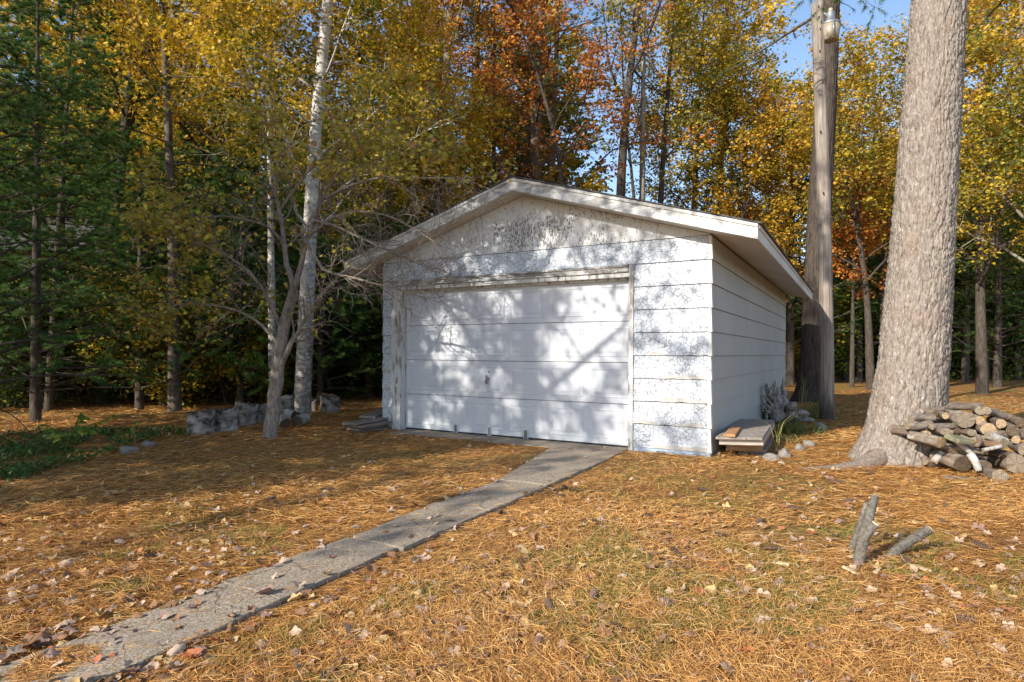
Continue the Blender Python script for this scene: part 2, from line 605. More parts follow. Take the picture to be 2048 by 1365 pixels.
# roof: deck with shingle courses, rake boards, soffits, fascias
def slope(x0, x1, b, t, y0, y1, name, mat):
    m = MB()
    m.prism([(x0, zt(x0) + b), (x1, zt(x1) + b), (x1, zt(x1) + t), (x0, zt(x0) + t)], 'y', y0, y1)
    return m.build(name, mat, garage)
XL, XR = -EX, W + EX
YE = 8.20
for (a, b) in ((XL, XP), (XP, XR)):
    slope(a, b, -0.187, -0.055, OY, OY + 0.024, 'rake_board', M_TRIM)
    slope(a, b, -0.058, -0.022, OY - 0.014, OY + 0.024, 'rake_trim', M_TRIM)
    slope(a, b, -0.190, -0.172, OY + 0.024, -0.013, 'rake_soffit', M_SOFFIT)
    slope(a, b, -0.187, -0.055, YE - 0.024, YE, 'rear_rake_board', M_TRIM)
    slope(a, b, -0.050, -0.020, OY + 0.026, YE - 0.026, 'roof_deck', M_SOFFIT)
slope(W + 0.004, XR - 0.022, -0.190, -0.172, -0.011, YE - 0.026, 'eave_soffit', M_SOFFIT)
slope(XL + 0.022, -0.004, -0.190, -0.172, -0.011, YE - 0.026, 'eave_soffit', M_SOFFIT)
for x0, x1 in ((XR - 0.021, XR + 0.001), (XL - 0.001, XL + 0.021)):
    m = MB()
    xm = max(x0, x1) if x0 > 2 else min(x0, x1)
    z1 = zt(xm)
    m.box(x0, x1, OY + 0.0255, YE - 0.0255, z1 - 0.186, z1 - 0.022)
    m.build('eave_fascia', M_EAVE, garage)
    m = MB()
    e = 0.014
    m.box(x0 + (0.0225 if x0 > 2 else -e), x1 + (e if x0 > 2 else -0.0225), OY + 0.0255, YE - 0.0255, z1 - 0.066, z1 - 0.018)
    m.build('eave_trim', M_EAVE, garage)
shg = MB()
nc = 18
for s in (-1, 1):
    run = XP + EX + 0.03
    for c in range(nc):
        d0, d1 = run * c / nc, run * (c + 1) / nc + 0.01
        prof = [(XP + s * d0, ZT0 - SL * d0 - 0.017 + 0.004), (XP + s * d1, ZT0 - SL * d1 - 0.017), (XP + s * d1, ZT0 - SL * d1 + 0.002), (XP + s * d0, ZT0 - SL * d0 - 0.001)]
        if s < 0:
            prof = prof[::-1]
        shg.prism(prof, 'y', OY - 0.026, YE + 0.02)
tag(shg.build('shingles', M_SHINGLE, garage), kind='stuff')
m = MB()
m.prism([(XP - 0.12, zt(XP - 0.12) + 0.006), (XP, ZT0 + 0.006), (XP + 0.12, zt(XP + 0.12) + 0.006), (XP, ZT0 + 0.016)], 'y', OY - 0.03, YE + 0.02)
m.build('ridge_cap', M_SHINGLE, garage)

# door opening: casings, jambs, header
def part_box(name, mat, *b, bev=0.0):
    o = MB().box(*b).build(name, mat, garage)
    if bev: bevel(o, bev)
    return o
part_box('door_casing', M_CASING, 0.187, 0.275, -0.030, 0.001, 0.0, 2.205, bev=0.003)
part_box('door_casing', M_CASING, 0.278, 0.358, -0.020, 0.001, 0.0, 2.205, bev=0.003)
part_box('door_casing', M_CASING, 4.002, 4.062, -0.030, 0.001, -0.01, 2.300, bev=0.003)
part_box('door_jamb', M_CASING, 0.330, 0.360, 0.0015, 0.165, 0.0, 2.19)
part_box('door_jamb', M_CASING, 4.000, 4.030, 0.0015, 0.165, 0.0, 2.19)
part_box('header_board', M_HEADER, 0.187, 3.999, -0.034, 0.001, 2.208, 2.292, bev=0.003)
part_box('drip_cap', M_HEADER, 0.18, 4.0, -0.050, -0.0355, 2.272, 2.296, bev=0.002)
part_box('header_stop', M_CASING, 0.361, 3.999, -0.012, 0.06, 2.150, 2.2065, bev=0.003)
part_box('header_jamb', M_CASING, 0.361, 3.999, 0.061, 0.165, 2.122, 2.2)

door = empty('garage_door')
door.parent = garage
DX0, DX1, DZ0, DSH, DY = 0.363, 3.997, 0.028, 0.5265, 0.118
def panel_mesh(w, h):
    m = MB()
    def ring(i, y):  # rectangle inset by i at depth y
        return [(i, y, i), (w - i, y, i), (w - i, y, h - i), (i, y, h - i)]
    lv = [ring(0, 0.0), ring(0.005, -0.004), ring(0.014, -0.004), ring(0.020, 0.0), ring(0.05, -0.0005), ring(0.066, -0.005)]
    V = [p for r in lv for p in r]
    F = []
    for j in range(len(lv) - 1):
        for q in range(4):
            a, b = 4 * j + q, 4 * j + (q + 1) % 4
            F.append((a, b, b + 4, a + 4))
    e = 4 * (len(lv) - 1)
    F.append((e, e + 1, e + 2, e + 3))
    m.add(V, F)
    return m.mesh('door_panel', M_DOOR)
cw = (DX1 - DX0) / 6
pm_ = panel_mesh(cw - 0.09, DSH - 0.15)
for r in range(4):
    z0 = DZ0 + r * DSH
    o = MB().box(DX0, DX1, DY, DY + 0.045, z0 + 0.0035, z0 + DSH - 0.0035).build('door_section', M_DOOR, door)
    bevel(o, 0.005)
    for c in range(6):
        p = bpy.data.objects.new('door_panel', pm_)
        col.objects.link(p)
        p.parent = door
        p.location = (DX0 + c * cw + 0.045, DY - 0.0015, z0 + 0.075)
MB().box(DX0, DX1, DY + 0.02, DY + 0.05, DZ0 - 0.01, DZ0 + 4 * DSH).build('joint_strip', M_RUST, door)
MB().box(DX0, DX1, DY + 0.008, DY + 0.03, 0.004, DZ0 + 0.002).build('bottom_seal', M_DARK, door)
# T handle and keyhole near the middle, in the third row from the top
hx, hz = 1.875, 0.80
m = MB()
m.tubes(np.array([[hx, DY - 0.002, hz + 0.03], [hx, DY - 0.045, hz + 0.03]]), np.array([0.012, 0.012]), 10, cap=True)
m.tubes(np.array([[hx - 0.004, DY - 0.05, hz + 0.075], [hx, DY - 0.058, hz + 0.03], [hx + 0.006, DY - 0.05, hz - 0.05]]), np.array([0.011, 0.016, 0.010]), 10, cap=True)
m.tubes(np.array([[hx - 0.035, DY - 0.03, hz + 0.015], [hx - 0.038, DY - 0.032, hz - 0.045]]), np.array([0.009, 0.007]), 8, cap=True)
m.build('door_handle', M_METAL, door, True)
m = MB()
m.tubes(np.array([[hx + 0.005, DY, hz + 0.125], [hx + 0.005, DY - 0.008, hz + 0.125]]), np.array([0.018, 0.016]), 12, cap=True)
m.build('lock', M_METAL, door, True)
for px, w in ((913, 0.045), (980, 0.03), (1053, 0.05)):
    # where the pixel column meets the door plane
    a = GMI @ Vector((0, 0, HC)); b = GMI @ P(px, 860, 9)
    s = (DY - a.y) / (b.y - a.y)
    x = a.x + (b.x - a.x) * s
    m = MB()
    m.box(x - w / 2, x + w / 2, DY - 0.022, DY - 0.018, 0.012, 0.125, 0)
    m.box(x - w / 2 - 0.008, x - w / 2, DY - 0.028, DY, 0.012, 0.133, 1)
    m.box(x + w / 2, x + w / 2 + 0.006, DY - 0.028, DY, 0.012, 0.133, 1)
    m.box(x - w / 2 - 0.008, x + w / 2 + 0.006, DY - 0.028, DY, 0.1335, 0.139, 1)
    m.build('bottom_bracket', [M_METAL, M_DOOR], door)
# interior floor so that the gap under the door is dark
MB().box(0.1, W - 0.1, 0.17, D - 0.1, -0.05, 0.004).build('floor_slab', M_CONC, garage)

# ------------------------------------------------------------------ walkway of concrete slabs (in the garage frame)
walk = empty('walkway', GO, GA)
tag(walk, kind='structure')
def slab(pts, h=0.016, tilt=0.0):
    """pts counter-clockwise outline in garage coordinates, wavering edges"""
    out = []
    for i in range(len(pts)):
        a, b = np.array(pts[i]), np.array(pts[(i + 1) % len(pts)])
        n = max(2, int(np.linalg.norm(b - a) / 0.09))
        for j in range(n):
            q = a + (b - a) * j / n
            out.append(q + rng.normal(0, 0.006, 2))
    out = np.array(out)
    n = len(out)
    cx = out.mean(0)
    m = MB()
    hh = h + tilt * (out[:, 0] - cx[0])
    Vb = np.c_[out, np.full(n, -0.06)]
    Vt = np.c_[out, hh]
    inn = cx + (out - cx) * 0.985
    Vi = np.c_[inn, hh + 0.004]
    V = np.concatenate([Vb, Vt, Vi])
    i = np.arange(n); j = (i + 1) % n
    m.add(V, np.stack([i, j, n + j, n + i], 1))
    m.add(V, np.stack([n + i, n + j, 2 * n + j, 2 * n + i], 1))
    m.add(V, [list(range(2 * n, 3 * n))])
    return m.build('slab', M_CONC, walk)
jy = [-0.36, -1.35, -2.42, -3.42, -4.42, -5.31, -6.32, -7.30, -8.4, -9.6]
lx = [3.12, 3.35, 3.58, 3.62, 3.70, 3.70, 3.73, 3.74, 3.74, 3.74]
rx = [4.02, 4.06, 4.09, 4.10, 4.11, 4.13, 4.14, 4.15, 4.16, 4.17]
slab([(0.42, -0.36), (3.98, -0.35), (3.98, 0.15), (0.42, 0.15)], 0.006)
for i in range(len(jy) - 1):
    g = 0.006
    off = 0.03 if i == 4 else 0.0
    slab([(lx[i + 1] - off, jy[i + 1] + g), (rx[i + 1] - off, jy[i + 1] + g), (rx[i] - off, jy[i] - g), (lx[i] - off, jy[i] - g)], 0.019 + 0.005 * (i % 2), 0.01 * ((i * 7) % 3 - 1))
WALK_POLY = np.array(list(zip(lx, jy)) + list(zip(rx, jy))[::-1])

def to_garage(x, y):
    c, s = math.cos(GA), math.sin(GA)
    dx, dy = x - GO.x, y - GO.y
    return c * dx + s * dy, -s * dx + c * dy

def on_walk(x, y, grow=0.0):
    u, v = to_garage(x, y)
    l = np.interp(-v, -np.array(jy), lx) - grow
    r = np.interp(-v, -np.array(jy), rx) + grow
    main = (v < -0.3) & (v > -9.6) & (u > l) & (u < r)
    apron = (v >= -0.36 - grow) & (v < 0.15) & (u > 0.42 - grow) & (u < 3.98 + grow)
    return main | apron

def in_garage(x, y, grow=0.03):
    u, v = to_garage(x, y)
    return (u > -grow) & (u < W + grow) & (v > -grow) & (v < D + grow)
# ------------------------------------------------------------------ foliage and bark materials
L_YELLOW = leaf_mat('yellow_leaf', [(0.0, (0.05, 0.085, 0.012)), (0.32, (0.24, 0.22, 0.02)), (0.6, (0.62, 0.40, 0.025)), (0.9, (0.82, 0.57, 0.06)), (1.0, (0.78, 0.45, 0.06))])
L_GOLD = leaf_mat('gold_leaf', [(0.0, (0.055, 0.08, 0.012)), (0.3, (0.20, 0.17, 0.018)), (0.6, (0.52, 0.32, 0.025)), (0.85, (0.64, 0.40, 0.04)), (1.0, (0.62, 0.33, 0.06))])
L_OLIVE = leaf_mat('olive_leaf', [(0.0, (0.05, 0.09, 0.015)), (0.36, (0.19, 0.20, 0.025)), (0.68, (0.54, 0.385, 0.035)), (0.9, (0.68, 0.46, 0.05)), (1.0, (0.62, 0.32, 0.06))])
L_ORANGE = leaf_mat('orange_leaf', [(0.0, (0.18, 0.07, 0.02)), (0.4, (0.50, 0.15, 0.03)), (0.75, (0.68, 0.27, 0.045)), (1.0, (0.66, 0.44, 0.09))])
L_GREEN = leaf_mat('green_leaf', [(0.0, (0.03, 0.065, 0.012)), (0.5, (0.075, 0.14, 0.022)), (0.85, (0.19, 0.23, 0.03)), (1.0, (0.42, 0.36, 0.05))])
L_BEECH = leaf_mat('pale_olive_leaf', [(0.0, (0.18, 0.19, 0.03)), (0.5, (0.46, 0.40, 0.05)), (0.85, (0.58, 0.40, 0.09)), (1.0, (0.46, 0.20, 0.07))])
L_PINE = leaf_mat('pine_needles_green', [(0.0, (0.03, 0.075, 0.018)), (0.5, (0.075, 0.165, 0.034)), (0.86, (0.16, 0.26, 0.05)), (1.0, (0.38, 0.23, 0.055))], trans=0.25)
L_PINE2 = leaf_mat('pine_needles_bluish', [(0.0, (0.022, 0.05, 0.02)), (0.5, (0.05, 0.105, 0.034)), (1.0, (0.13, 0.18, 0.05))], trans=0.25)
B_PINE = bark_mat('grey_brown_bark', (0.045, 0.035, 0.028), (0.19, 0.155, 0.125), (18, 18, 4))
B_DARK = bark_mat('dark_bark', (0.03, 0.025, 0.02), (0.125, 0.10, 0.08), (20, 20, 5))
B_GREY = bark_mat('smooth_grey_bark', (0.13, 0.115, 0.095), (0.32, 0.285, 0.235), (10, 10, 4), 0.3, lichen=(0.27, 0.27, 0.17))
B_RED = bark_mat('reddish_bark', (0.10, 0.055, 0.035), (0.30, 0.185, 0.12), (16, 16, 4))
B_TWIG = bark_mat('pale_grey_twig_bark', (0.11, 0.085, 0.068), (0.40, 0.335, 0.28), (30, 30, 12), 0.9, extra=(0.30, 0.235, 0.175))

def m_birch():
    t = NT('white_birch_bark')
    b = t.noise(t.co((1.5, 1.5, 4)), 1.0, 4)
    c = t.ramp(b, [(0.3, (0.34, 0.31, 0.27)), (0.6, (0.62, 0.59, 0.54))])
    ln = t.noise(t.co((5, 5, 60)), 1.0, 4, 0.6)
    c = t.mix(t.math('MULTIPLY', t.step(ln, 0.57, 0.66), 0.8), c, (0.16, 0.13, 0.11))
    p = t.step(t.noise(t.co((3, 3, 7)), 1.0, 5, 0.6, dist=0.8), 0.60, 0.66)
    c = t.mix(p, c, (0.07, 0.058, 0.05))
    pk = t.step(t.noise(t.co((6, 6, 12)), 1.0, 3), 0.56, 0.7)
    c = t.mix(t.math('MULTIPLY', pk, 0.35), c, (0.50, 0.33, 0.22))
    # rough dark bark near the foot
    sx = t.n('SeparateXYZ'); t.L(t._co.outputs['Object'], sx.inputs[0])
    foot = t.math('SUBTRACT', 1.0, t.step(sx.outputs[2], 0.2, 2.6))
    fm = t.step(t.math('ADD', t.noise(t.co((8, 8, 14)), 1.0, 5), t.math('MULTIPLY', foot, 0.17)), 0.56, 0.66)
    c = t.mix(t.math('MULTIPLY', fm, 0.8), c, (0.20, 0.175, 0.15))
    return t.finish(c, 0.75, t.bump(t.math('ADD', ln, p), 0.5, 0.01), 0.25)
B_BIRCH = m_birch()

# ------------------------------------------------------------------ growing branches (all branches of one order at once)
LEAF_K = 2.6

def lerp_at(A, t):
    B, N = A.shape[:2]
    f = np.clip(t, 0, 1) * (N - 1)
    i = np.minimum(f.astype(int), N - 2)
    w = f - i
    b = np.arange(B)[:, None]
    if A.ndim == 3:
        return A[b, i] * (1 - w)[..., None] + A[b, i + 1] * w[..., None]
    return A[b, i] * (1 - w) + A[b, i + 1] * w

def grow(r, Pt, R, n, t0, t1, length, ang, N=5, wob=0.25, trop=0.0, rf=0.6, asd=0.25, r_min=0.003, flat=0.0, taper=0.3):
    B = Pt.shape[0]
    t = t0 + (t1 - t0) * (np.arange(n)[None, :] + r.random((B, n))) / n
    S = lerp_at(Pt, t)
    T = unit(lerp_at(np.gradient(Pt, axis=1), t))
    pr = lerp_at(R, t)
    ref = np.where(np.abs(T[..., 2:3]) > 0.85, np.array([1.0, 0.1, 0]), np.array([0.05, 0.05, 1.0]))
    U = unit(np.cross(T, ref)); Wv = np.cross(T, U)
    az = np.arange(n)[None, :] * 2.39996 + r.random((B, 1)) * 6.28 + r.normal(0, 0.35, (B, n))
    a = ang + r.normal(0, asd, (B, n))
    d = np.cos(a)[..., None] * T + np.sin(a)[..., None] * (np.cos(az)[..., None] * U + np.sin(az)[..., None] * Wv)
    if flat:
        d[..., 2] *= (1 - flat)
        d = unit(d)
    Ln = length(t) if callable(length) else np.full((B, n), length)
    Ln = Ln * (0.75 + 0.5 * r.random((B, n)))
    out = np.zeros((B, n, N, 3)); out[:, :, 0] = S
    step = (Ln / (N - 1))[..., None]
    for k in range(1, N):
        d = d + wob * r.standard_normal(d.shape)
        d[..., 2] += trop
        d = unit(d)
        out[:, :, k] = out[:, :, k - 1] + d * step
    r0 = np.maximum(pr * rf, r_min)
    rad = r0[..., None] * np.linspace(1, taper, N)
    return out.reshape(B * n, N, 3), rad.reshape(B * n, N), t.reshape(-1)

def path(pts, rs, N=14, wob=0.0, r=None):
    pts = np.array([tuple(p) for p in pts], float); rs = np.array(rs, float)
    s = np.concatenate([[0], np.cumsum(np.linalg.norm(np.diff(pts, axis=0), axis=1))]); s /= s[-1]
    q = np.linspace(0, 1, N)
    Pt = np.stack([np.interp(q, s, pts[:, k]) for k in range(3)], 1)
    if N > 4 and len(pts) > 2:
        for _ in range(2):
            Pt[1:-1] = 0.25 * Pt[:-2] + 0.5 * Pt[1:-1] + 0.25 * Pt[2:]
    if wob and r is not None:
        Pt[1:-1, :2] += r.normal(0, wob, (N - 2, 2))
    if len(rs) != len(pts):
        return Pt[None], np.interp(q, np.linspace(0, 1, len(rs)), rs)[None]
    return Pt[None], np.interp(q, s, rs)[None]

def leaves(r, mb, C, size, droop=0.35, v=None, mat=0, wide=0.36, fold=0.1):
    M = len(C)
    az = r.random(M) * 6.283
    a = np.stack([np.cos(az), np.sin(az), r.normal(-droop, 0.45, M)], 1); a = unit(a)
    nn = unit(r.standard_normal((M, 3)) * 0.75 + np.array([0, 0, 0.8]))
    s = unit(np.cross(nn, a)); nn = np.cross(a, s)
    L = (size * (0.65 + 0.7 * r.random(M)))[:, None]
    V = np.stack([C, C + a * L * 0.5 - s * L * wide + nn * L * fold, C + a * L, C + a * L * 0.5 + s * L * wide + nn * L * fold], 1)
    F = np.arange(M * 4).reshape(M, 4)
    mb.add(V.reshape(-1, 3), F, mat, v)

def needles(r, mb, C, Dn, k, length, w, v=None, mat=0, spread=0.9):
    M = len(C)
    d = unit(Dn[:, None, :] * (1.0 / spread) + unit(r.standard_normal((M, k, 3))) * spread)
    Ln = length * (0.7 + 0.5 * r.random((M, k, 1)))
    side = unit(np.cross(d, unit(r.standard_normal((M, k, 3))))) * (w / 2)
    base = np.repeat(C[:, None, :], k, 1)
    tip = base + d * Ln
    tip[..., 2] -= 0.18 * length
    V = np.stack([base - side, base + side, tip], 2)
    F = np.arange(M * k * 3).reshape(-1, 3)
    mb.add(V.reshape(-1, 3), F, mat, None if v is None else np.repeat(v, k))

def anchors(r, Pt, k, t0=0.15, t1=1.0, jit=0.05):
    B = Pt.shape[0]
    t = t0 + (t1 - t0) * r.random((B, k))
    C = lerp_at(Pt, t)
    return (C + r.normal(0, jit, C.shape)).reshape(-1, 3)

def place_tree(name, label, cat, group, base, trunk, bark, crown, leafm):
    root = empty(name, base)
    tag(root, label, cat, group)
    off = -np.array(tuple(base))
    for mb in (trunk, crown):
        mb.V = [x + off for x in mb.V]
    trunk.build('trunk', bark, root, True)
    if crown.F:
        c = crown.build('crown', leafm, root, False)
    return root

def decid(name, label, pts, rs, bark, leafm, seed, group=None, cat='tree', t0=0.3, n1=14, L1=2.6, n2=6, n3=5, k=9, size=0.10, trop=0.10, ang=0.95, jit=0.09, cut=None, twig_share=1.0, N0=14, wide=0.36, shape=None, S0=10, hue=0.0, rf1=0.42):
    r = np.random.default_rng(seed)
    P0, R0 = path(pts, rs, N0)
    sh = shape or (lambda t: L1 * (1.15 - 0.75 * np.clip((t - t0) / (1 - t0), 0, 1)))
    P1, R1, _ = grow(r, P0, R0, n1, t0, 0.98, sh, ang, 7, 0.16, trop, rf1)
    P2, R2, _ = grow(r, P1, R1, n2, 0.25, 0.98, 0.42 * L1, 0.8, 5, 0.22, 0.03, 0.55)
    P3, R3, _ = grow(r, P2, R2, n3, 0.2, 1.0, 0.19 * L1, 0.75, 4, 0.25, 0.0, 0.6, r_min=0.0025)
    tk = MB()
    tk.tubes(P0, R0, S0)
    tk.tubes(P1, R1, 5)
    tk.tubes(P2, R2, 4)
    if twig_share > 0:
        sel = r.random(len(P3)) < twig_share
        tk.tubes(P3[sel], R3[sel], 3)
    cr = MB()
    k = int(round(k * LEAF_K))
    if k > 0:
        tone = np.clip(r.normal(0.5 + hue, 0.17, len(P2)), 0, 1)
        tone3 = np.repeat(tone, n3)
        C = anchors(r, P3, k, jit=jit)
        v = np.clip(np.repeat(tone3, k) + r.normal(0, 0.2, len(C)), 0, 1)
        thin = np.repeat(np.repeat(r.random(len(P2)) > 0.08, n3), k)
        keep = thin
        if cut is not None:
            keep = keep & cut(C)
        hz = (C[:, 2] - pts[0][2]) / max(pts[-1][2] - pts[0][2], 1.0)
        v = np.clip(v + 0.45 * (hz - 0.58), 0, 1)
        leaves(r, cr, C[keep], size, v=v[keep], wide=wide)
    return place_tree(name, label, cat, group, pts[0], tk, bark, cr, leafm)

def pine(name, label, pts, rs, bark, leafm, seed, group=None, cat='tree', t0=0.3, n1=40, L1=2.2, n2=6, tufts=6, k=10, nl=0.11, nw=0.008, trop=-0.01, tip=0.25, N0=14, cut=None, hue=0.0, dead=0):
    r = np.random.default_rng(seed)
    P0, R0 = path(pts, rs, N0)
    P1, R1, _ = grow(r, P0, R0, n1, t0, 0.985, lambda t: L1 * (tip + (1 - tip) * (1 - np.clip((t - t0) / (1 - t0), 0, 1))), 1.35, 7, 0.07, trop + 0.03, 0.30, asd=0.12, r_min=0.008)
    P2, R2, _ = grow(r, P1, R1, n2, 0.25, 1.0, 0.30 * L1, 0.75, 5, 0.14, 0.02, 0.5, flat=0.55)
    tk = MB()
    tk.tubes(P0, R0, 10)
    tk.tubes(P1, R1, 5)
    tk.tubes(P2, R2, 3)
    if dead:
        Pd, Rd, _ = grow(r, P0, R0, dead, 0.06, t0 + 0.05, 0.45 * L1, 1.45, 6, 0.12, 0.0, 0.12, r_min=0.006)
        tk.tubes(Pd, Rd, 4)
        Pe, Re, _ = grow(r, Pd, Rd, 3, 0.3, 1.0, 0.16 * L1, 0.9, 4, 0.2, 0.0, 0.5)
        tk.tubes(Pe, Re, 3)
    cr = MB()
    B2 = len(P2)
    t = 0.3 + 0.7 * r.random((B2, tufts)); t[:, 0] = 1.0
    C = lerp_at(P2, t).reshape(-1, 3)
    Dn = unit(lerp_at(np.gradient(P2, axis=1), t).reshape(-1, 3) + np.array([0, 0, 0.25]))
    tone = np.repeat(np.clip(r.normal(0.45 + hue, 0.16, B2), 0, 1), tufts)
    v = np.clip(tone + r.normal(0, 0.14, len(C)), 0, 1)
    v = np.where(r.random(len(C)) < 0.06, 0.97, np.minimum(v, 0.88))
    if cut is not None:
        kp = cut(C); C, Dn, v = C[kp], Dn[kp], v[kp]
    needles(r, cr, C, Dn, k, nl, nw, v)
    return place_tree(name, label, cat, group, pts[0], tk, bark, cr, leafm)

def gpt(px, Z):
    p = P(px, 700, Z)
    return Vector((p.x, Z, float(gh(p.x, Z)) - 0.05))

def trunk_px(pxs, Z, top_h):
    """trunk through pixels (all at one distance), extended straight to top_h"""
    pts = [gpt(pxs[0][0], Z)]
    for x, y in pxs[1:]:
        pts.append(P(x, y, Z))
    d = (pts[-1] - pts[0]).normalized() if len(pts) > 1 else Vector((0, 0, 1))
    if len(pts) > 2:
        d = (pts[-1] - pts[-2]).normalized()
    d = (d + Vector((0, 0, 0.6))).normalized()
    if pts[-1].z < top_h:
        pts.append(pts[-1] + d * ((top_h - pts[-1].z) / max(d.z, 0.3)))
    return pts

# keep foliage from growing through the garage and out of the lit strip of lawn
def clear_of_garage(C):
    u, v = to_garage(C[:, 0], C[:, 1])
    inside = (u > -0.75) & (u < W + 0.75) & (v > -0.6) & (v < D + 0.6) & (C[:, 2] < 3.75)
    return ~inside

# ------------------------------------------------------------------ the big pine by the wood pile: bark plates cut into the trunk
def vor2(x, y, jx, seed):
    """F2-F1 of a jittered grid, x periodic over jx cells"""
    r = np.random.default_rng(seed)
    jy_ = int(np.max(y)) + 4
    px = r.random((jx, jy_)) ; py = r.random((jx, jy_))
    xi = np.floor(x).astype(int); yi = np.floor(y).astype(int)
    f1 = np.full(x.shape, 9.0); f2 = np.full(x.shape, 9.0)
    for ox in (-1, 0, 1):
        for oy in (-1, 0, 1):
            cx = xi + ox; cy = np.clip(yi + oy, 0, jy_ - 1)
            d = np.hypot(cx + px[cx % jx, cy] - x, yi + oy + py[cx % jx, cy] - y)
            f2 = np.where(d < f1, f1, np.minimum(f2, d)); f1 = np.minimum(f1, d)
    return f2 - f1

def plated_trunk(pts, rs, S, N, depth, cells, rowh, flare, seed, lumps=5):
    Pt, R = path(pts, rs, N)
    Pt, R = Pt[0], R[0]
    s = np.concatenate([[0], np.cumsum(np.linalg.norm(np.diff(Pt, axis=0), axis=1))])
    th = np.linspace(0, 2 * np.pi, S, endpoint=False)
    TH, HT = np.meshgrid(th, s)
    r = np.random.default_rng(seed)
    u = TH / (2 * np.pi) * cells
    wx = 0.45 * np.sin(HT * 2.1 + 3 * np.sin(TH * 2)) + 0.2 * np.sin(HT * 5.3 + TH * 3)
    e = vor2((u + wx) % cells, HT / rowh, cells, seed)
    e2 = vor2((2 * (u + wx)) % (2 * cells), HT / rowh * 1.7 + 1, 2 * cells, seed + 1)
    big = np.clip(e / 0.28, 0, 1) ** 0.6
    sml = np.clip(e2 / 0.25, 0, 1)
    disp = depth * (big - 1) + depth * 0.35 * (sml - 1) + depth * 0.25 * r.standard_normal(TH.shape)
    lob = sum(np.sin((k + 2) * TH + r.random() * 6.28) * 0.5 / (k + 1) for k in range(lumps))
    fl = flare * np.exp(-HT / 0.28) * (1 + 0.55 * lob) + 0.02 * lob * np.exp(-HT / 2.5)
    rad = R[:, None] + disp + fl
    V = np.stack([Pt[:, 0:1] + rad * np.cos(TH), Pt[:, 1:2] + rad * np.sin(TH), Pt[:, 2:3] + 0 * TH], -1)
    i = np.arange(N - 1)[:, None] * S; j = np.arange(S)[None, :]; j2 = (j + 1) % S
    F = np.stack([i + j, i + j2, i + S + j2, i + S + j], -1).reshape(-1, 4)
    m = MB().add(V.reshape(-1, 3), F)
    return m, (V, big)

def m_bigpine():
    t = NT('plated_pine_bark')
    n = t.noise(t.co((34, 34, 9)), 1.0, 7, 0.7, dist=1.2)
    c = t.ramp(n, [(0.3, (0.065, 0.052, 0.043)), (0.47, (0.245, 0.205, 0.172)), (0.72, (0.45, 0.40, 0.345))])
    c = t.mix(t.math('MULTIPLY', t.step(t.noise(t.co((3.5, 3.5, 2)), 1.0, 5), 0.52, 0.68), 0.3), c, (0.27, 0.18, 0.13))
    c = t.mix(t.math('MULTIPLY', t.step(t.noise(t.co((40, 40, 22)), 1.0, 4), 0.58, 0.7), 0.7), c, (0.50, 0.47, 0.43))
    return t.finish(c, 0.92, t.bump(t.noise(t.co((40, 40, 12)), 1.0, 8, 0.75), 0.8, 0.02), 0.12)
M_BIGPINE = m_bigpine()

BPZ = 6.95
bp_pts = [Vector((4.36, BPZ, -0.06)), P(1808, 860, BPZ), P(1826, 720, BPZ), P(1850, 400, BPZ), P(1877, 0, BPZ), P(1888, -180, BPZ), P(1915, -700, BPZ), P(1935, -1500, BPZ)]
bp = empty('big_pine', (4.36, BPZ, -0.06))
tag(bp, 'thick grey pine trunk with furrowed bark beside the log pile', 'tree')
m, _ = plated_trunk(bp_pts[:6], [0.425, 0.385, 0.35, 0.306, 0.269, 0.256], 240, 340, 0.021, 34, 0.30, 0.10, 5)
m.V = [v - np.array([4.36, BPZ, -0.06]) for v in m.V]
m.build('trunk', M_BIGPINE, bp, True)
# a bared root running out to the left, hardly above the litter
a, b = path([Vector((4.05, 6.70, 0.06)), Vector((3.75, 6.52, 0.0)), Vector((3.40, 6.40, -0.028)), Vector((3.1, 6.38, -0.035)), Vector((2.85, 6.36, -0.05))], [0.12, 0.085, 0.065, 0.055, 0.04], 16)
m = MB().tubes(a - np.array([4.36, BPZ, -0.06]), b, 14, rough=0.06)
m.V = [v * np.array([1, 1, 1.0]) for v in m.V]
m.build('root', bark_mat('sandy_root_bark', (0.15, 0.11, 0.085), (0.36, 0.29, 0.23), (26, 26, 26), 0.8), bp, True)
# upper stem and drooping limbs whose tips hang into the top right corner
r = np.random.default_rng(31)
up, upr = path(bp_pts[5:], [0.238, 0.2, 0.14], 10)
tk, cr = MB(), MB()
tk.tubes(up, upr, 14)
limbs = [([P(1900, -230, 6.5), P(1990, -170, 7.6), P(2070, -60, 8.8), P(2130, 40, 9.6)], [0.07, 0.05, 0.035, 0.012]),
         ([P(1905, -300, 6.5), P(2040, -240, 6.8), P(2180, -90, 7.2), P(2290, 60, 7.6)], [0.07, 0.05, 0.03, 0.012]),
         ([P(1880, -260, 6.5), P(1770, -210, 8.0), P(1720, -110, 9.6), P(1700, -20, 10.6)], [0.06, 0.045, 0.03, 0.01]),
         ([P(1880, -420, 6.5), P(1700, -380, 7.6), P(1560, -240, 8.6), P(1480, -120, 9.2)], [0.06, 0.045, 0.03, 0.01]),
         ([P(1910, -420, 6.5), P(2060, -330, 9.0), P(2080, -150, 11.0), P(2010, -20, 12.4)], [0.07, 0.05, 0.03, 0.01])]
LP, LR = [], []
for pl, rr in limbs:
    a, b = path(pl, rr, 9)
    LP.append(a[0]); LR.append(b[0])
LP, LR = np.array(LP), np.array(LR)
tk.tubes(LP, LR, 6)
P2, R2, _ = grow(r, LP, LR, 13, 0.3, 1.0, 0.9, 0.8, 6, 0.12, -0.03, 0.5, flat=0.3)
P3, R3, _ = grow(r, P2, R2, 5, 0.3, 1.0, 0.34, 0.7, 4, 0.15, 0.0, 0.6)
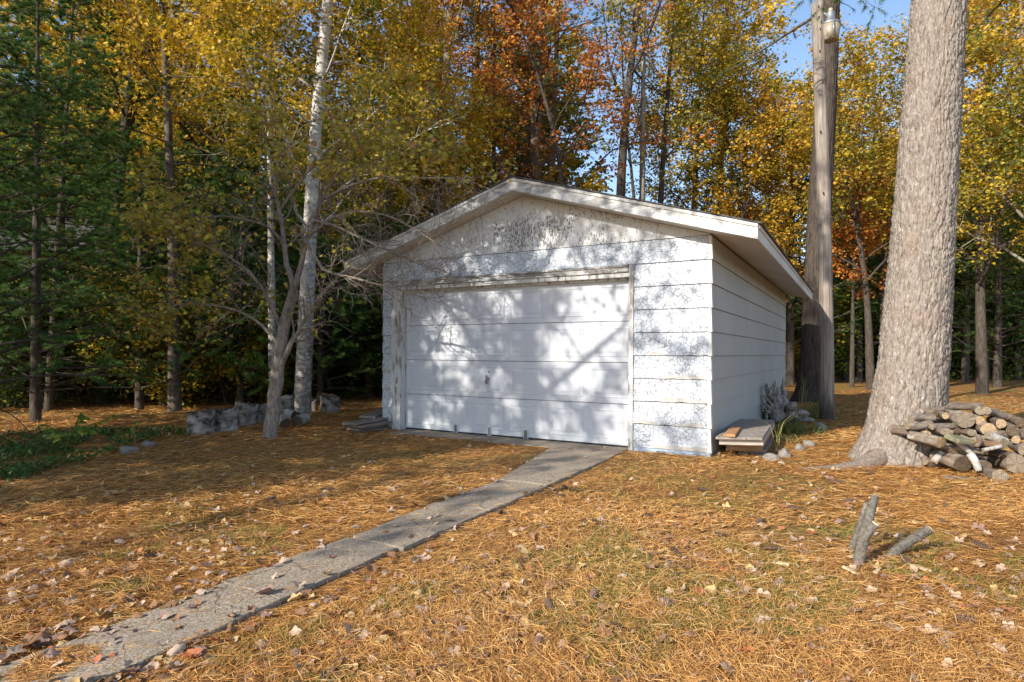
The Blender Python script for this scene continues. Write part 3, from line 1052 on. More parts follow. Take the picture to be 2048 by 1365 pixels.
tk.tubes(P2, R2, 4); tk.tubes(P3, R3, 3)
t = 0.25 + 0.75 * r.random((len(P3), 6)); t[:, 0] = 1
C = lerp_at(P3, t).reshape(-1, 3); Dn = lerp_at(np.gradient(P3, axis=1), t).reshape(-1, 3)
needles(r, cr, C, unit(Dn), 13, 0.10, 0.005, np.clip(r.normal(0.42, 0.2, len(C)), 0, 0.9))
o = np.array([4.36, BPZ, -0.06])
for mb in (tk, cr): mb.V = [v - o for v in mb.V]
tk.build('limb', B_PINE, bp, True)
cr.build('crown', L_PINE, bp)

# ------------------------------------------------------------------ utility pole with its yard light, and the pine behind it
def m_pole():
    t = NT('weathered_pole_wood')
    n = t.noise(t.co((26, 26, 1.4)), 1.0, 6, 0.65, dist=0.4)
    c = t.ramp(n, [(0.3, (0.12, 0.095, 0.08)), (0.55, (0.33, 0.28, 0.235)), (0.75, (0.46, 0.40, 0.34))])
    c = t.mix(t.math('MULTIPLY', t.step(t.noise(t.co((3, 3, 1.3)), 1.0, 4), 0.5, 0.66), 0.6), c, (0.13, 0.115, 0.105))
    sx = t.n('SeparateXYZ'); t.L(t._co.outputs['Object'], sx.inputs[0])
    foot = t.math('ADD', sx.outputs[2], t.math('MULTIPLY', t.noise(t.co((14, 14, 3)), 1.0, 3), 0.9))
    c = t.mix(t.math('MULTIPLY', t.math('SUBTRACT', 1.0, t.step(foot, 0.6, 1.15)), 0.85), c, (0.045, 0.038, 0.034))
    return t.finish(c, 0.9, t.bump(n, 0.9, 0.02), 0.15)
M_POLE = m_pole()
PZ = 11.0
b = P(1654, 838, PZ); b.z = -0.3
pole = empty('utility_pole', (b.x, b.y, 0))
tag(pole, 'weathered grey wooden pole leaning beside the dark pine trunk', 'pole')
pp, pr = path([Vector((b.x, b.y, -0.2)), P(1654, 700, PZ), P(1648, 400, PZ), P(1641, 200, PZ), P(1634, 1, PZ)], [0.118, 0.115, 0.112, 0.108, 0.10], 40)
m = MB().tubes(pp - np.array([b.x, b.y, 0]), pr, 20, cap=True, rough=0.015)
# slanted mossy head
V = m.V[0]
V[-20:, 2] += (V[-20:, 0] - V[-20:, 0].mean()) * 0.75
m.build('post', M_POLE, pole, True)
tp = P(1634, 1, PZ) - Vector((b.x, b.y, 0))
for dz, dx in ((0.15, -0.02), (0.55, 0.0), (0.42, 0.02), (0.95, -0.01), (1.5, 0.03), (2.4, -0.02), (3.5, 0.01)):
    MB().tubes(np.array([[tp.x + dx + dz * 0.02, tp.y - 0.09 - 0.004 * dz, tp.z - dz], [tp.x + dx + dz * 0.02, tp.y - 0.107 - 0.004 * dz, tp.z - dz - 0.05]]), np.array([0.014, 0.008]), 6, cap=True).build('knot', M_DARK, pole, True)

def m_frost():
    t = NT('yellowed_plastic_refractor')
    n = t.noise(t.co((3, 3, 8)), 1.0, 3)
    c = t.ramp(n, [(0.3, (0.36, 0.29, 0.19)), (0.7, (0.50, 0.45, 0.37))])
    return t.finish(c, 0.35, None, 0.5, 0.0, 0.25, (0.4, 0.33, 0.22))
LX = P(1661, 60, PZ - 0.05)
lamp = empty('yard_light', LX)
tag(lamp, 'grey yard light with a yellowed bucket-shaped lens on the wooden pole', 'lamp')
M_ALU = plain('weathered_aluminium', (0.30, 0.32, 0.33), 0.5, 0.5, 0.6)
px2m = PZ / FPX
def lathe(mb, prof, S=20, mat=0, tilt=(0, 0)):
    th = np.linspace(0, 2 * np.pi, S, endpoint=False)
    V = []
    for rr, z in prof:
        for a in th:
            V.append((rr * math.cos(a) + tilt[0] * z, rr * math.sin(a) + tilt[1] * z, z))
    n = len(prof)
    F = [(i * S + j, i * S + (j + 1) % S, (i + 1) * S + (j + 1) % S, (i + 1) * S + j) for i in range(n - 1) for j in range(S)]
    mb.add(V, F, mat)
    return mb
m = lathe(MB(), [(0.001, -0.21), (0.10, -0.205), (0.125, -0.19), (0.145, -0.09), (0.158, 0.08), (0.15, 0.085)], 28)
m.build('refractor', m_frost(), lamp, True)
m = lathe(MB(), [(0.165, 0.078), (0.168, 0.10), (0.14, 0.12), (0.075, 0.15), (0.072, 0.29), (0.066, 0.31), (0.001, 0.315)], 24)
m.build('lamp_housing', M_ALU, lamp, True)
m = lathe(MB(), [(0.034, 0.315), (0.036, 0.37), (0.028, 0.385), (0.001, 0.387)], 14)
m.build('light_sensor', plain('tan_sensor_cap', (0.48, 0.42, 0.30), 0.6), lamp, True)
m = MB()
m.tubes(np.array([[-0.16, 0.03, 0.27], [-0.10, 0.0, 0.29], [-0.05, -0.02, 0.20]]), np.array([0.022, 0.022, 0.02]), 8, cap=True)
m.tubes(np.array([[-0.03, -0.165, -0.17], [-0.03, -0.168, 0.09]]), np.array([0.017, 0.017]), 6, cap=True)
m.tubes(np.array([[-0.17, 0.02, 0.02], [-0.165, -0.02, 0.09]]), np.array([0.02, 0.015]), 6, cap=True)
m.build('bracket', M_ALU, lamp, True)

Z2 = 15.5
M_PINE3 = bark_mat('dark_furrowed_pine_bark', (0.028, 0.022, 0.018), (0.115, 0.09, 0.072), (17, 17, 3.5), 0.9)
q = [Vector((P(1622, 700, Z2).x, Z2, -0.05)), P(1625, 760, Z2), P(1632, 600, Z2), P(1640, 400, Z2), P(1652, 200, Z2), P(1660, 0, Z2), P(1668, -500, Z2), P(1670, -1000, Z2)]
r = np.random.default_rng(77)
root = empty('furrowed_pine', q[0])
tag(root, 'dark pine trunk standing right behind the wooden pole', 'tree')
m, _ = plated_trunk(q, [0.345, 0.325, 0.30, 0.275, 0.25, 0.23, 0.16, 0.05], 110, 200, 0.02, 24, 0.20, 0.17, 9)
m.V = [v - np.array(tuple(q[0])) for v in m.V]
m.build('trunk', M_PINE3, root, True)
pp, pr = path(q, [0.345, 0.325, 0.30, 0.275, 0.25, 0.23, 0.16, 0.05], 30)
P1, R1, _ = grow(r, pp, pr, 26, 0.42, 0.99, 2.6, 1.4, 7, 0.09, -0.03, 0.22, asd=0.15)
P2, R2, _ = grow(r, P1, R1, 7, 0.3, 1.0, 0.8, 0.75, 5, 0.14, 0.0, 0.5, flat=0.5)
tk, cr = MB(), MB()
tk.tubes(P1, R1, 5); tk.tubes(P2, R2, 3)
t = 0.3 + 0.7 * r.random((len(P2), 6)); t[:, 0] = 1
C = lerp_at(P2, t).reshape(-1, 3); Dn = unit(lerp_at(np.gradient(P2, axis=1), t).reshape(-1, 3))
needles(r, cr, C, Dn, 11, 0.13, 0.008, np.clip(r.normal(0.4, 0.2, len(C)), 0, 0.9))
for mb in (tk, cr): mb.V = [v - np.array(tuple(q[0])) for v in mb.V]
tk.build('limb', B_PINE, root, True)
cr.build('crown', L_PINE2, root)

# ------------------------------------------------------------------ birch and small bare tree in front of the left woods
BZ = 11.7
r = np.random.default_rng(5)
bi = [Vector((P(604, 700, BZ).x, BZ, -0.05)), P(606, 780, BZ), P(612, 640, BZ), P(618, 500, BZ), P(627, 320, BZ), P(638, 180, BZ), P(648, 80, BZ), P(658, 0, BZ), P(668, -160, BZ), P(690, -500, BZ)]
decid('white_birch', 'white birch with peeling dark foot behind the small bare tree', bi, [0.185, 0.16, 0.145, 0.135, 0.12, 0.11, 0.105, 0.10, 0.085, 0.03], B_BIRCH, L_YELLOW, 6, t0=0.24, n1=26, L1=2.4, n2=7, n3=5, k=13, size=0.08, trop=-0.03, cut=clear_of_garage, N0=26, S0=16, rf1=0.24)

SZ = 8.4
sp = lambda x, y, dz=0.0: P(x, y, SZ + dz)
st = empty('small_bare_tree', sp(541, 881))
tag(st, 'slender grey tree leaning right with a tangle of nearly bare twigs', 'tree')
skel = [([(541, 886, 0), (546, 820, 0), (556, 730, 0), (568, 655, 0), (588, 582, 0)], [0.105, 0.095, 0.088, 0.08, 0.066]),
        ([(588, 582, 0), (575, 540, .1), (572, 490, .2), (560, 420, .3), (545, 330, .5), (520, 230, .6)], [0.05, 0.045, 0.04, 0.032, 0.022, 0.008]),
        ([(588, 582, 0), (600, 540, -.1), (612, 480, -.2), (640, 400, -.3), (690, 320, -.5), (730, 260, -.6)], [0.052, 0.045, 0.04, 0.03, 0.02, 0.007]),
        ([(561, 735, 0), (580, 690, -.1), (606, 650, -.2), (636, 600, -.2), (668, 560, -.3), (720, 520, -.3)], [0.045, 0.04, 0.036, 0.03, 0.022, 0.01]),
        ([(556, 690, 0), (535, 655, .1), (500, 630, .1), (445, 612, .2), (370, 606, .3), (300, 620, .4)], [0.035, 0.03, 0.024, 0.019, 0.012, 0.005]),
        ([(560, 660, 0), (545, 610, -.2), (515, 560, -.3), (470, 520, -.5), (410, 490, -.6), (330, 470, -.8)], [0.035, 0.03, 0.026, 0.02, 0.013, 0.005]),
        ([(612, 480, -.2), (640, 545, -.3), (690, 552, -.4), (730, 563, -.5), (800, 580, -.6), (880, 606, -.6)], [0.03, 0.026, 0.022, 0.018, 0.012, 0.005]),
        ([(628, 440, -.3), (680, 455, -.4), (730, 480, -.5), (770, 500, -.5), (820, 520, -.6), (870, 545, -.6)], [0.028, 0.024, 0.02, 0.016, 0.01, 0.004]),
        ([(612, 480, -.2), (650, 440, -.3), (710, 420, -.4), (780, 430, -.4), (850, 470, -.5), (900, 510, -.5)], [0.03, 0.026, 0.02, 0.016, 0.01, 0.004]),
        ([(572, 490, .2), (540, 455, .0), (500, 440, -.2), (450, 430, -.3), (390, 440, -.4), (330, 410, -.4)], [0.028, 0.024, 0.02, 0.015, 0.01, 0.004]),
        ([(640, 400, -.3), (700, 370, -.5), (780, 350, -.7), (850, 360, -.8), (920, 350, -.8), (980, 380, -.9)], [0.026, 0.022, 0.018, 0.014, 0.01, 0.004]),
        ([(560, 420, .3), (600, 360, .2), (660, 300, .1), (740, 250, .0), (820, 230, .0), (900, 250, .0)], [0.026, 0.022, 0.017, 0.013, 0.009, 0.004])]
off = np.array(tuple(sp(541, 881)))
tk, cr = MB(), MB()
SP, SR = [], []
for pl, rr in skel:
    a, bb = path([sp(x, y, dz) for x, y, dz in pl], rr, 14, 0.012, r)
    if rr[0] < 0.1:
        bb = bb * 0.82
    tk.tubes(a - off, bb, 12 if rr[0] > 0.04 else 6)
    SP.append(a[0]); SR.append(bb[0])
SP, SR = np.array(SP[1:]), np.array(SR[1:])
P2, R2, _ = grow(r, SP, SR, 17, 0.2, 1.0, 0.60, 0.85, 7, 0.24, 0.01, 0.5, r_min=0.0048)
P3, R3, _ = grow(r, P2, R2, 8, 0.15, 1.0, 0.30, 0.8, 6, 0.28, 0.0, 0.6, r_min=0.0034)
P4, R4, _ = grow(r, P3[::2], R3[::2], 3, 0.2, 1.0, 0.14, 0.8, 4, 0.3, 0.0, 0.7, r_min=0.0026)
for a, bb, s_ in ((P2, R2, 4), (P3, R3, 3), (P4, R4, 3)):
    tk.tubes(a - off, bb, s_)
# leaves stay on the outer left boughs and sparsely on top
C = anchors(r, np.concatenate([P3[:, :4], P4]), 5, jit=0.05)
pxx = 1024 + C[:, 0] * FPX / C[:, 1]
pyy = 706 - (C[:, 2] - HC) * FPX / C[:, 1]
prob = np.clip((480 - pxx) / 160, 0.0, 1.0) * 0.75 + 0.04 + 0.55 * (pyy < 360)
prob = np.where((pxx > 700) & (pyy > 380), 0.0, prob)
kp = r.random(len(C)) < prob
leaves(r, cr, C[kp] - off, 0.075, v=np.clip(r.normal(0.5, 0.28, kp.sum()), 0, 1), wide=0.36)
tk.build('trunk', B_TWIG, st, True)
cr.build('crown', L_BEECH, st)
# ------------------------------------------------------------------ woods
WG = 'trees of the woods behind the garage'
# left: young white pines with soft tufts, close to the camera
YG = 'young pines along the left edge of the lawn'
def ypine(x, y, h, seed, label, r0=0.09, L1=1.7, t0=0.12, k=26, lean=0.0, **kw):
    pts = [Vector((x, y, -0.08)), Vector((x + lean * 0.5, y, h * 0.5)), Vector((x + lean, y, h))]
    return pine('young_pine', label, pts, [r0, r0 * 0.6, 0.012], B_DARK, L_PINE, seed, YG, t0=t0, L1=L1, k=k, cut=clear_of_garage, **kw)
ypine(-7.3, 8.4, 7.2, 101, 'green young pine at the far left edge with sunlit tufts low down', n1=62, n2=8, tufts=9, nl=0.10, nw=0.006, t0=0.07, L1=1.75, dead=8)
ypine(-8.3, 10.6, 8.0, 102, 'young pine behind the foremost one on the far left', n1=60, n2=8, tufts=9, nl=0.11, nw=0.007, t0=0.07, dead=10)
ypine(-9.6, 12.6, 9.0, 103, 'tall dark young pine left of the leafy green sapling', n1=60, n2=8, tufts=9, nl=0.12, nw=0.008, t0=0.09, lean=0.5, dead=10)
ypine(-7.9, 12.9, 5.6, 104, 'shaded young pine just behind the leafy green sapling', n1=52, n2=8, tufts=9, nl=0.11, nw=0.008, t0=0.07, L1=1.9, dead=8)
pr1 = ypine(-6.2, 13.9, 5.0, 105, 'dark shaded young pine behind the white stumps on the left', n1=52, n2=8, tufts=9, nl=0.12, nw=0.009, t0=0.10, L1=2.0)
pr2 = ypine(-4.6, 14.6, 4.6, 106, 'dark shaded young pine between the bare tree and the birch', n1=50, n2=8, tufts=9, nl=0.12, nw=0.009, t0=0.06, L1=1.9)
for x, y, rz, s, src, lab in ((-3.35, 16.0, 1.0, 0.95, pr1, 'dark young pine right of the birch by the garage corner'),
                              (-8.4, 16.0, 2.2, 1.25, pr2, 'young pine deep in shade behind the far left trunks'),
                              (-11.5, 15.5, 3.4, 1.5, pr1, 'young pine deep in shade at the left edge of the photo'),
                              (-6.7, 17.5, 4.1, 1.2, pr1, 'young pine deep in shade behind the stumps'),
                              (-5.0, 18.5, 5.3, 1.2, pr2, 'young pine deep in shade behind the birch'),
                              (-13.2, 13.0, 0.5, 1.4, pr2, 'tall young pine just inside the left edge of the photo'),
                              (-10.0, 19.5, 2.9, 1.5, pr1, 'young pine at the back of the left woods'),
                              (-3.2, 20.5, 0.2, 1.2, pr2, 'young pine behind the left roof edge')):
    c = copy_tree(src); c.location = (x, y, -0.08); c.rotation_euler = (0, 0, rz); c.scale = (s, s, s)
    tag(c, lab, 'tree', YG)

# birches and yellow trees at the left
def bg(kind, name, label, pxs, Z, H, r0, bark, leafm, seed, **kw):
    pts = trunk_px(pxs, Z, H)
    n = len(pts)
    zz = np.array([p.z for p in pts])
    rs = r0 * (1 - 0.85 * np.clip(zz / H, 0, 1) ** 1.1)
    rs[0] = r0 * 1.18
    f = decid if kind == 'd' else pine
    return f(name, label, pts, list(rs), bark, leafm, seed, WG, cut=clear_of_garage, **kw)

bg('d', 'birch_tree', 'pale birch trunk left of the nearer white birch', [(548, 0), (541, 450), (538, 150), (536, 20)], 13.2, 12, 0.085, B_BIRCH, L_GOLD, 201, rf1=0.3, t0=0.34, n1=16, L1=2.4, n2=7, n3=5, k=10, size=0.085)
bg('d', 'maple_tree', 'dark grey trunk rising behind the left white stumps', [(350, 0), (347, 500), (338, 300), (330, 80), (320, -60)], 12.6, 13, 0.115, B_PINE, L_YELLOW, 202, rf1=0.3, t0=0.38, n1=18, L1=2.9, n2=7, n3=5, k=11, size=0.085)
bg('d', 'maple_tree', 'bright yellow maple glowing at the top left of the woods', [(205, 0), (215, 560), (235, 400), (262, 150), (280, 40)], 14.5, 14, 0.16, B_DARK, L_YELLOW, 203, t0=0.42, n1=20, L1=3.2, n2=8, n3=5, k=12, size=0.095, hue=0.34)
bg('d', 'maple_tree', 'gold leaved tree above the left birches', [(470, 0), (462, 300), (450, 60)], 17.0, 15, 0.16, B_DARK, L_GOLD, 204, t0=0.36, n1=20, L1=3.2, n2=8, n3=5, k=11, size=0.10)
bg('d', 'maple_tree', 'yellow green tree between the birch and the left roof slope', [(742, 0), (735, 420), (745, 200)], 16.0, 10, 0.12, B_DARK, L_OLIVE, 205, t0=0.30, n1=20, L1=2.7, n2=8, n3=5, k=11, size=0.095, hue=0.1)
bg('d', 'maple_tree', 'yellow tree whose leaves hang over the left roof slope', [(835, 0), (840, 420), (870, 280)], 18.5, 8.5, 0.12, B_DARK, L_YELLOW, 206, t0=0.42, n1=18, L1=2.8, n2=8, n3=5, k=10, size=0.10, hue=0.08)
bg('d', 'maple_tree', 'forked grey trunk with yellow leaves left of the roof peak', [(878, 0), (874, 430), (880, 300), (892, 150), (900, 40)], 19.5, 17, 0.24, B_GREY, L_GOLD, 207, t0=0.42, n1=18, L1=3.2, n2=8, n3=5, k=9, size=0.11)
bg('p', 'pine_tree', 'slim pinkish pine trunk just left of the roof peak', [(948, 0), (952, 300), (957, 0)], 22.0, 21, 0.17, B_RED, L_PINE, 208, t0=0.5, n1=30, L1=2.6, n2=6, tufts=6, nl=0.16, nw=0.012)
bg('p', 'pine_tree', 'thin dark pine trunk left of the roof peak', [(988, 0), (988, 200)], 24.0, 20, 0.12, B_DARK, L_PINE2, 209, t0=0.40, n1=30, L1=2.4, n2=6, tufts=6, nl=0.16, nw=0.012)
bg('p', 'pine_tree', 'stout dark pine directly behind the roof peak', [(1064, 0), (1068, 330), (1078, 110)], 21.0, 22, 0.29, B_PINE, L_PINE, 210, t0=0.30, n1=58, L1=3.2, n2=8, tufts=6, nl=0.17, nw=0.012)
bg('p', 'pine_tree', 'brown pine trunk right of the roof peak', [(1098, 0), (1102, 320), (1112, 140)], 23.5, 21, 0.17, B_RED, L_PINE, 211, t0=0.32, n1=44, L1=2.6, n2=7, tufts=6, nl=0.17, nw=0.012)
bg('d', 'maple_tree', 'orange red maple spreading above the roof peak', [(1140, 0), (1125, 330), (1070, 120), (1030, 40)], 19.0, 13, 0.11, B_DARK, L_ORANGE, 212, t0=0.42, n1=20, L1=3.0, n2=6, n3=4, k=7, size=0.11)
bg('d', 'maple_tree', 'orange maple at the top of the photo left of the peak', [(905, 0), (900, 300), (880, 110)], 21.0, 15, 0.12, B_DARK, L_ORANGE, 213, t0=0.60, n1=16, L1=3.1, n2=7, n3=4, k=8, size=0.115)
# clump of dark trunks to the right of the peak against the sky
bg('d', 'maple_tree', 'dark trunk leaning right in the gap of blue sky', [(1236, 0), (1240, 360), (1252, 200), (1272, 60), (1280, 0)], 20.0, 19, 0.20, B_DARK, L_ORANGE, 214, t0=0.5, n1=16, L1=2.8, n2=6, n3=4, k=3, size=0.11)
bg('d', 'maple_tree', 'grey trunk beside the leaning dark one in the sky gap', [(1288, 0), (1284, 380), (1286, 200), (1288, 20)], 20.6, 18, 0.14, B_GREY, L_OLIVE, 215, t0=0.45, n1=14, L1=2.2, n2=6, n3=4, k=4, size=0.11)
bg('d', 'maple_tree', 'thin curved stem between the two sky gap trunks', [(1282, 0), (1268, 350), (1252, 280), (1244, 120)], 20.9, 14, 0.085, B_DARK, L_OLIVE, 216, t0=0.5, n1=10, L1=1.8, n2=5, n3=4, k=3, size=0.11)
bg('d', 'maple_tree', 'slim dark tree with a thin olive crown right of the sky gap', [(1316, 0), (1320, 380), (1336, 200), (1346, 20)], 21.5, 17, 0.14, B_DARK, L_OLIVE, 217, t0=0.36, n1=20, L1=2.5, n2=7, n3=5, k=4, size=0.11)
bg('d', 'maple_tree', 'olive and gold tree behind the right roof slope', [(1386, 0), (1388, 380), (1400, 200)], 24.0, 16, 0.14, B_DARK, L_OLIVE, 218, t0=0.26, n1=24, L1=3.1, n2=8, n3=5, k=6, size=0.12)
bg('d', 'maple_tree', 'tall yellow maple above the right end of the roof', [(1440, 0), (1442, 300), (1452, 100)], 25.0, 18.5, 0.17, B_GREY, L_YELLOW, 219, t0=0.36, n1=24, L1=3.8, n2=8, n3=5, k=11, size=0.125)
bg('d', 'maple_tree', 'gold tree left of the wooden pole', [(1486, 0), (1486, 420), (1494, 260)], 23.0, 10.5, 0.13, B_DARK, L_GOLD, 220, t0=0.24, n1=24, L1=2.8, n2=8, n3=5, k=9, size=0.115)
bg('d', 'maple_tree', 'low rusty orange tree behind the right roof corner', [(1512, 0), (1508, 420)], 24.5, 7.5, 0.10, B_DARK, L_ORANGE, 221, t0=0.26, n1=20, L1=2.2, n2=7, n3=5, k=7, size=0.11, hue=0.15)
# right of the pole
bg('d', 'maple_tree', 'slanting dark trunk between the pole and the big pine', [(1742, 0), (1735, 590), (1712, 430), (1690, 340), (1680, 250)], 21.0, 10.5, 0.13, B_DARK, L_OLIVE, 222, hue=0.04, t0=0.34, n1=22, L1=2.8, n2=8, n3=5, k=6, size=0.11)
bg('d', 'maple_tree', 'upright dark trunk close to the left of the big pine', [(1768, 0), (1766, 500), (1762, 300)], 24.0, 12.5, 0.14, B_DARK, L_OLIVE, 223, hue=-0.02, t0=0.30, n1=22, L1=3.2, n2=8, n3=5, k=6, size=0.12)
bg('d', 'maple_tree', 'bright yellow maple to the right of the big pine', [(1965, 0), (1958, 500), (1975, 260)], 19.0, 11.5, 0.15, B_DARK, L_YELLOW, 224, t0=0.28, n1=24, L1=3.2, n2=8, n3=5, k=8, size=0.105, hue=0.08)
bg('d', 'maple_tree', 'gold maple at the right edge of the photo', [(2090, 0), (2080, 500), (2052, 200)], 17.0, 12, 0.16, B_GREY, L_OLIVE, 225, hue=-0.02, t0=0.26, n1=24, L1=3.3, n2=8, n3=5, k=11, size=0.10)
bg('d', 'maple_tree', 'dark green tree low behind the big pine on the right', [(1930, 0), (1934, 600)], 27.0, 9.5, 0.14, B_DARK, L_GREEN, 226, t0=0.2, n1=24, L1=3.0, n2=8, n3=5, k=10, size=0.13)
bg('d', 'maple_tree', 'dark green tree at the right edge above the lawn', [(2035, 0), (2040, 600)], 29.0, 10, 0.15, B_DARK, L_GREEN, 227, t0=0.2, n1=24, L1=3.2, n2=8, n3=5, k=10, size=0.13)
bg('d', 'maple_tree', 'dark green tree behind the pole across the lawn', [(1690, 0), (1692, 600)], 29.0, 9, 0.14, B_DARK, L_GREEN, 228, t0=0.2, n1=24, L1=3.0, n2=8, n3=5, k=9, size=0.13)
bg('p', 'pine_tree', 'dark pine between the garage corner and the pole', [(1580, 0), (1582, 500)], 24.0, 11, 0.15, B_DARK, L_PINE2, 229, t0=0.12, n1=56, L1=2.7, n2=7, tufts=6, nl=0.17, nw=0.012)

bg('p', 'pine_tree', 'green pine filling the gap between the pole and the big pine', [(1718, 0), (1720, 500)], 26.5, 9.5, 0.13, B_DARK, L_PINE, 231, t0=0.12, n1=50, L1=2.6, n2=7, tufts=6, nl=0.18, nw=0.013)
bg('p', 'pine_tree', 'green pine low behind the log pile at the right edge', [(1995, 0), (1998, 500)], 23.0, 8.0, 0.13, B_DARK, L_PINE, 232, t0=0.12, n1=50, L1=2.5, n2=7, tufts=6, nl=0.17, nw=0.012)
bg('d', 'maple_tree', 'small rusty orange tree showing left of the big pine', [(1704, 0), (1708, 450)], 22.5, 7.5, 0.08, B_DARK, L_ORANGE, 233, t0=0.45, n1=14, L1=1.7, n2=6, n3=5, k=5, size=0.11)

# deeper woods: copies of a few trees, only their kind is visible
FG = 'trees deep in the woods'
far_src = {}
def proto(key, kind, name, H, leafm, seed, **kw):
    pts = [Vector((0, 0, -0.1)), Vector((0.1, 0, H * 0.5)), Vector((0, 0.1, H))]
    f = decid if kind == 'd' else pine
    o = f(name, 'x', pts, [H * 0.014, H * 0.009, 0.02], B_DARK, leafm, seed, FG, **kw)
    far_src[key] = [o, 0]
proto('y', 'd', 'far_maple', 13, L_GOLD, 301, t0=0.2, n1=22, L1=3.6, n2=7, n3=5, k=10, size=0.17, twig_share=0.15)
proto('o', 'd', 'far_maple', 12, L_OLIVE, 302, t0=0.16, n1=22, L1=3.4, n2=7, n3=5, k=10, size=0.17, twig_share=0.15)
proto('g', 'd', 'far_maple', 9, L_GREEN, 303, t0=0.08, n1=22, L1=3.2, n2=7, n3=5, k=10, size=0.16, twig_share=0.15)
proto('r', 'd', 'far_maple', 9, L_ORANGE, 304, t0=0.2, n1=18, L1=2.8, n2=7, n3=5, k=8, size=0.16, twig_share=0.15)
proto('p', 'p', 'far_pine', 15, L_PINE2, 305, t0=0.1, n1=52, L1=3.2, n2=7, tufts=5, k=8, nl=0.22, nw=0.02)
far_label = {'y': 'gold leaved tree deep in the woods', 'o': 'olive leaved tree deep in the woods',
             'g': 'green tree in the dark lower woods behind everything', 'r': 'rusty orange tree deep in the woods behind the nearer trunks', 'p': 'dark pine deep in the woods behind the nearer trunks'}
r = np.random.default_rng(42)
spots = []
# rows across the back, denser and greener below
for Z, x0, x1, step, mix in ((22, -18, -1.5, 2.4, 'gpogp'), (27, -24, 2.0, 2.8, 'pgyopg'), (30, 19.5, 32, 3.2, 'ygpo'), (33, -30, 1.5, 3.2, 'pyogp'), (34, 6.5, 36, 3.2, 'ogpyrg'),
                             (41, -36, 0.5, 4.0, 'poygp'), (42, 9, 46, 3.6, 'gpogyp'), (52, 11, 60, 5.0, 'pgogp'), (50, -44, 0, 5.0, 'pgopy')):
    x = x0
    i = 0
    while x < x1:
        spots.append((x + r.normal(0, 0.6), Z + r.normal(0, 1.2), mix[i % len(mix)]))
        x += step; i += 1
for x, y, kk in spots:
    px = 1024 + x * FPX / y
    if 1135 < px < 1345 and kk in 'pyo':
        kk = 'g'
    if 1640 < px < 1800 and y > 32 and kk in 'yop':
        continue
    src = far_src[kk]
    c = src[0] if src[1] == 0 else copy_tree(src[0])
    src[1] += 1
    s = 0.8 + 0.4 * r.random()
    if 1100 < px < 1370:
        s *= 0.42
    if 1630 < px < 1790:
        s *= 0.62
    c.location = (x, y, float(gh(x, y)) - 0.05)
    c.rotation_euler = (0, 0, r.random() * 6.28)
    c.scale = (s, s, s)
    zone = 'beyond the left pines' if px < 300 else ('beyond the birch' if px < 760 else ('beyond the left roof slope' if px < 1024 else ('beyond the right roof slope' if px < 1560 else ('beyond the pole' if px < 1800 else 'beyond the log pile'))))
    tag(c, far_label[kk] + ' ' + zone, 'tree', FG)

# understory: shrubs that close the woods near the ground
UG = 'shrubs of the understory'
def shrub_proto(key, label, H, leafm, seed, **kw):
    r_ = np.random.default_rng(seed)
    PA, RA = [], []
    for k in range(7):
        a = r_.random() * 6.28
        pp_, rr_ = path([Vector((0.15 * math.cos(a), 0.15 * math.sin(a), -0.1)), Vector((0.5 * math.cos(a), 0.5 * math.sin(a), H * 0.5)), Vector((1.0 * math.cos(a), 1.0 * math.sin(a), H * r_.uniform(0.8, 1.1)))], [0.03, 0.02, 0.006], 10, 0.04, r_)
        PA.append(pp_[0]); RA.append(rr_[0])
    PA, RA = np.array(PA), np.array(RA)
    Q1, S1, _ = grow(r_, PA, RA, 12, 0.1, 1.0, 0.40 * H, 0.9, 6, 0.2, 0.04, 0.5)
    Q2, S2, _ = grow(r_, Q1, S1, 6, 0.2, 1.0, 0.16 * H, 0.8, 4, 0.25, 0.0, 0.6)
    tk_, cr_ = MB(), MB()
    tk_.tubes(PA, RA, 6); tk_.tubes(Q1, S1, 4); tk_.tubes(Q2, S2, 3)
    tone = np.repeat(np.clip(r_.normal(0.42, 0.2, len(Q2)), 0, 1), 30)
    C = anchors(r_, Q2, 30, jit=0.09)
    leaves(r_, cr_, C, 0.085, v=np.clip(tone + r_.normal(0, 0.18, len(C)), 0, 1))
    o = empty('shrub'); tag(o, label, 'shrub', UG)
    tk_.build('stem', B_DARK, o, True); cr_.build('crown', leafm, o)
    return o
sg_ = shrub_proto('g', 'dark green shrub filling the understory of the woods', 2.6, L_GREEN, 501)
so_ = shrub_proto('o', 'olive shrub filling the understory of the woods', 2.2, L_OLIVE, 502)
r = np.random.default_rng(43)
us = []
for Z, x0, x1, step in ((13.8, -12.2, -6.0, 1.5), (16.2, -14, -2.6, 1.35), (18.5, -17, -2.2, 1.6), (21.5, -19, -1.5, 1.9), (26, -24, -1, 2.2), (33, -30, 0, 2.6), (27.5, 9.5, 13.6, 1.9), (30, 19, 29, 2.2), (36, 8, 38, 2.7), (44, 9, 48, 3.2)):
    x = x0
    while x < x1:
        us.append((x + r.normal(0, 0.35), Z + r.normal(0, 0.5))); x += step
first = {0: True, 1: True}
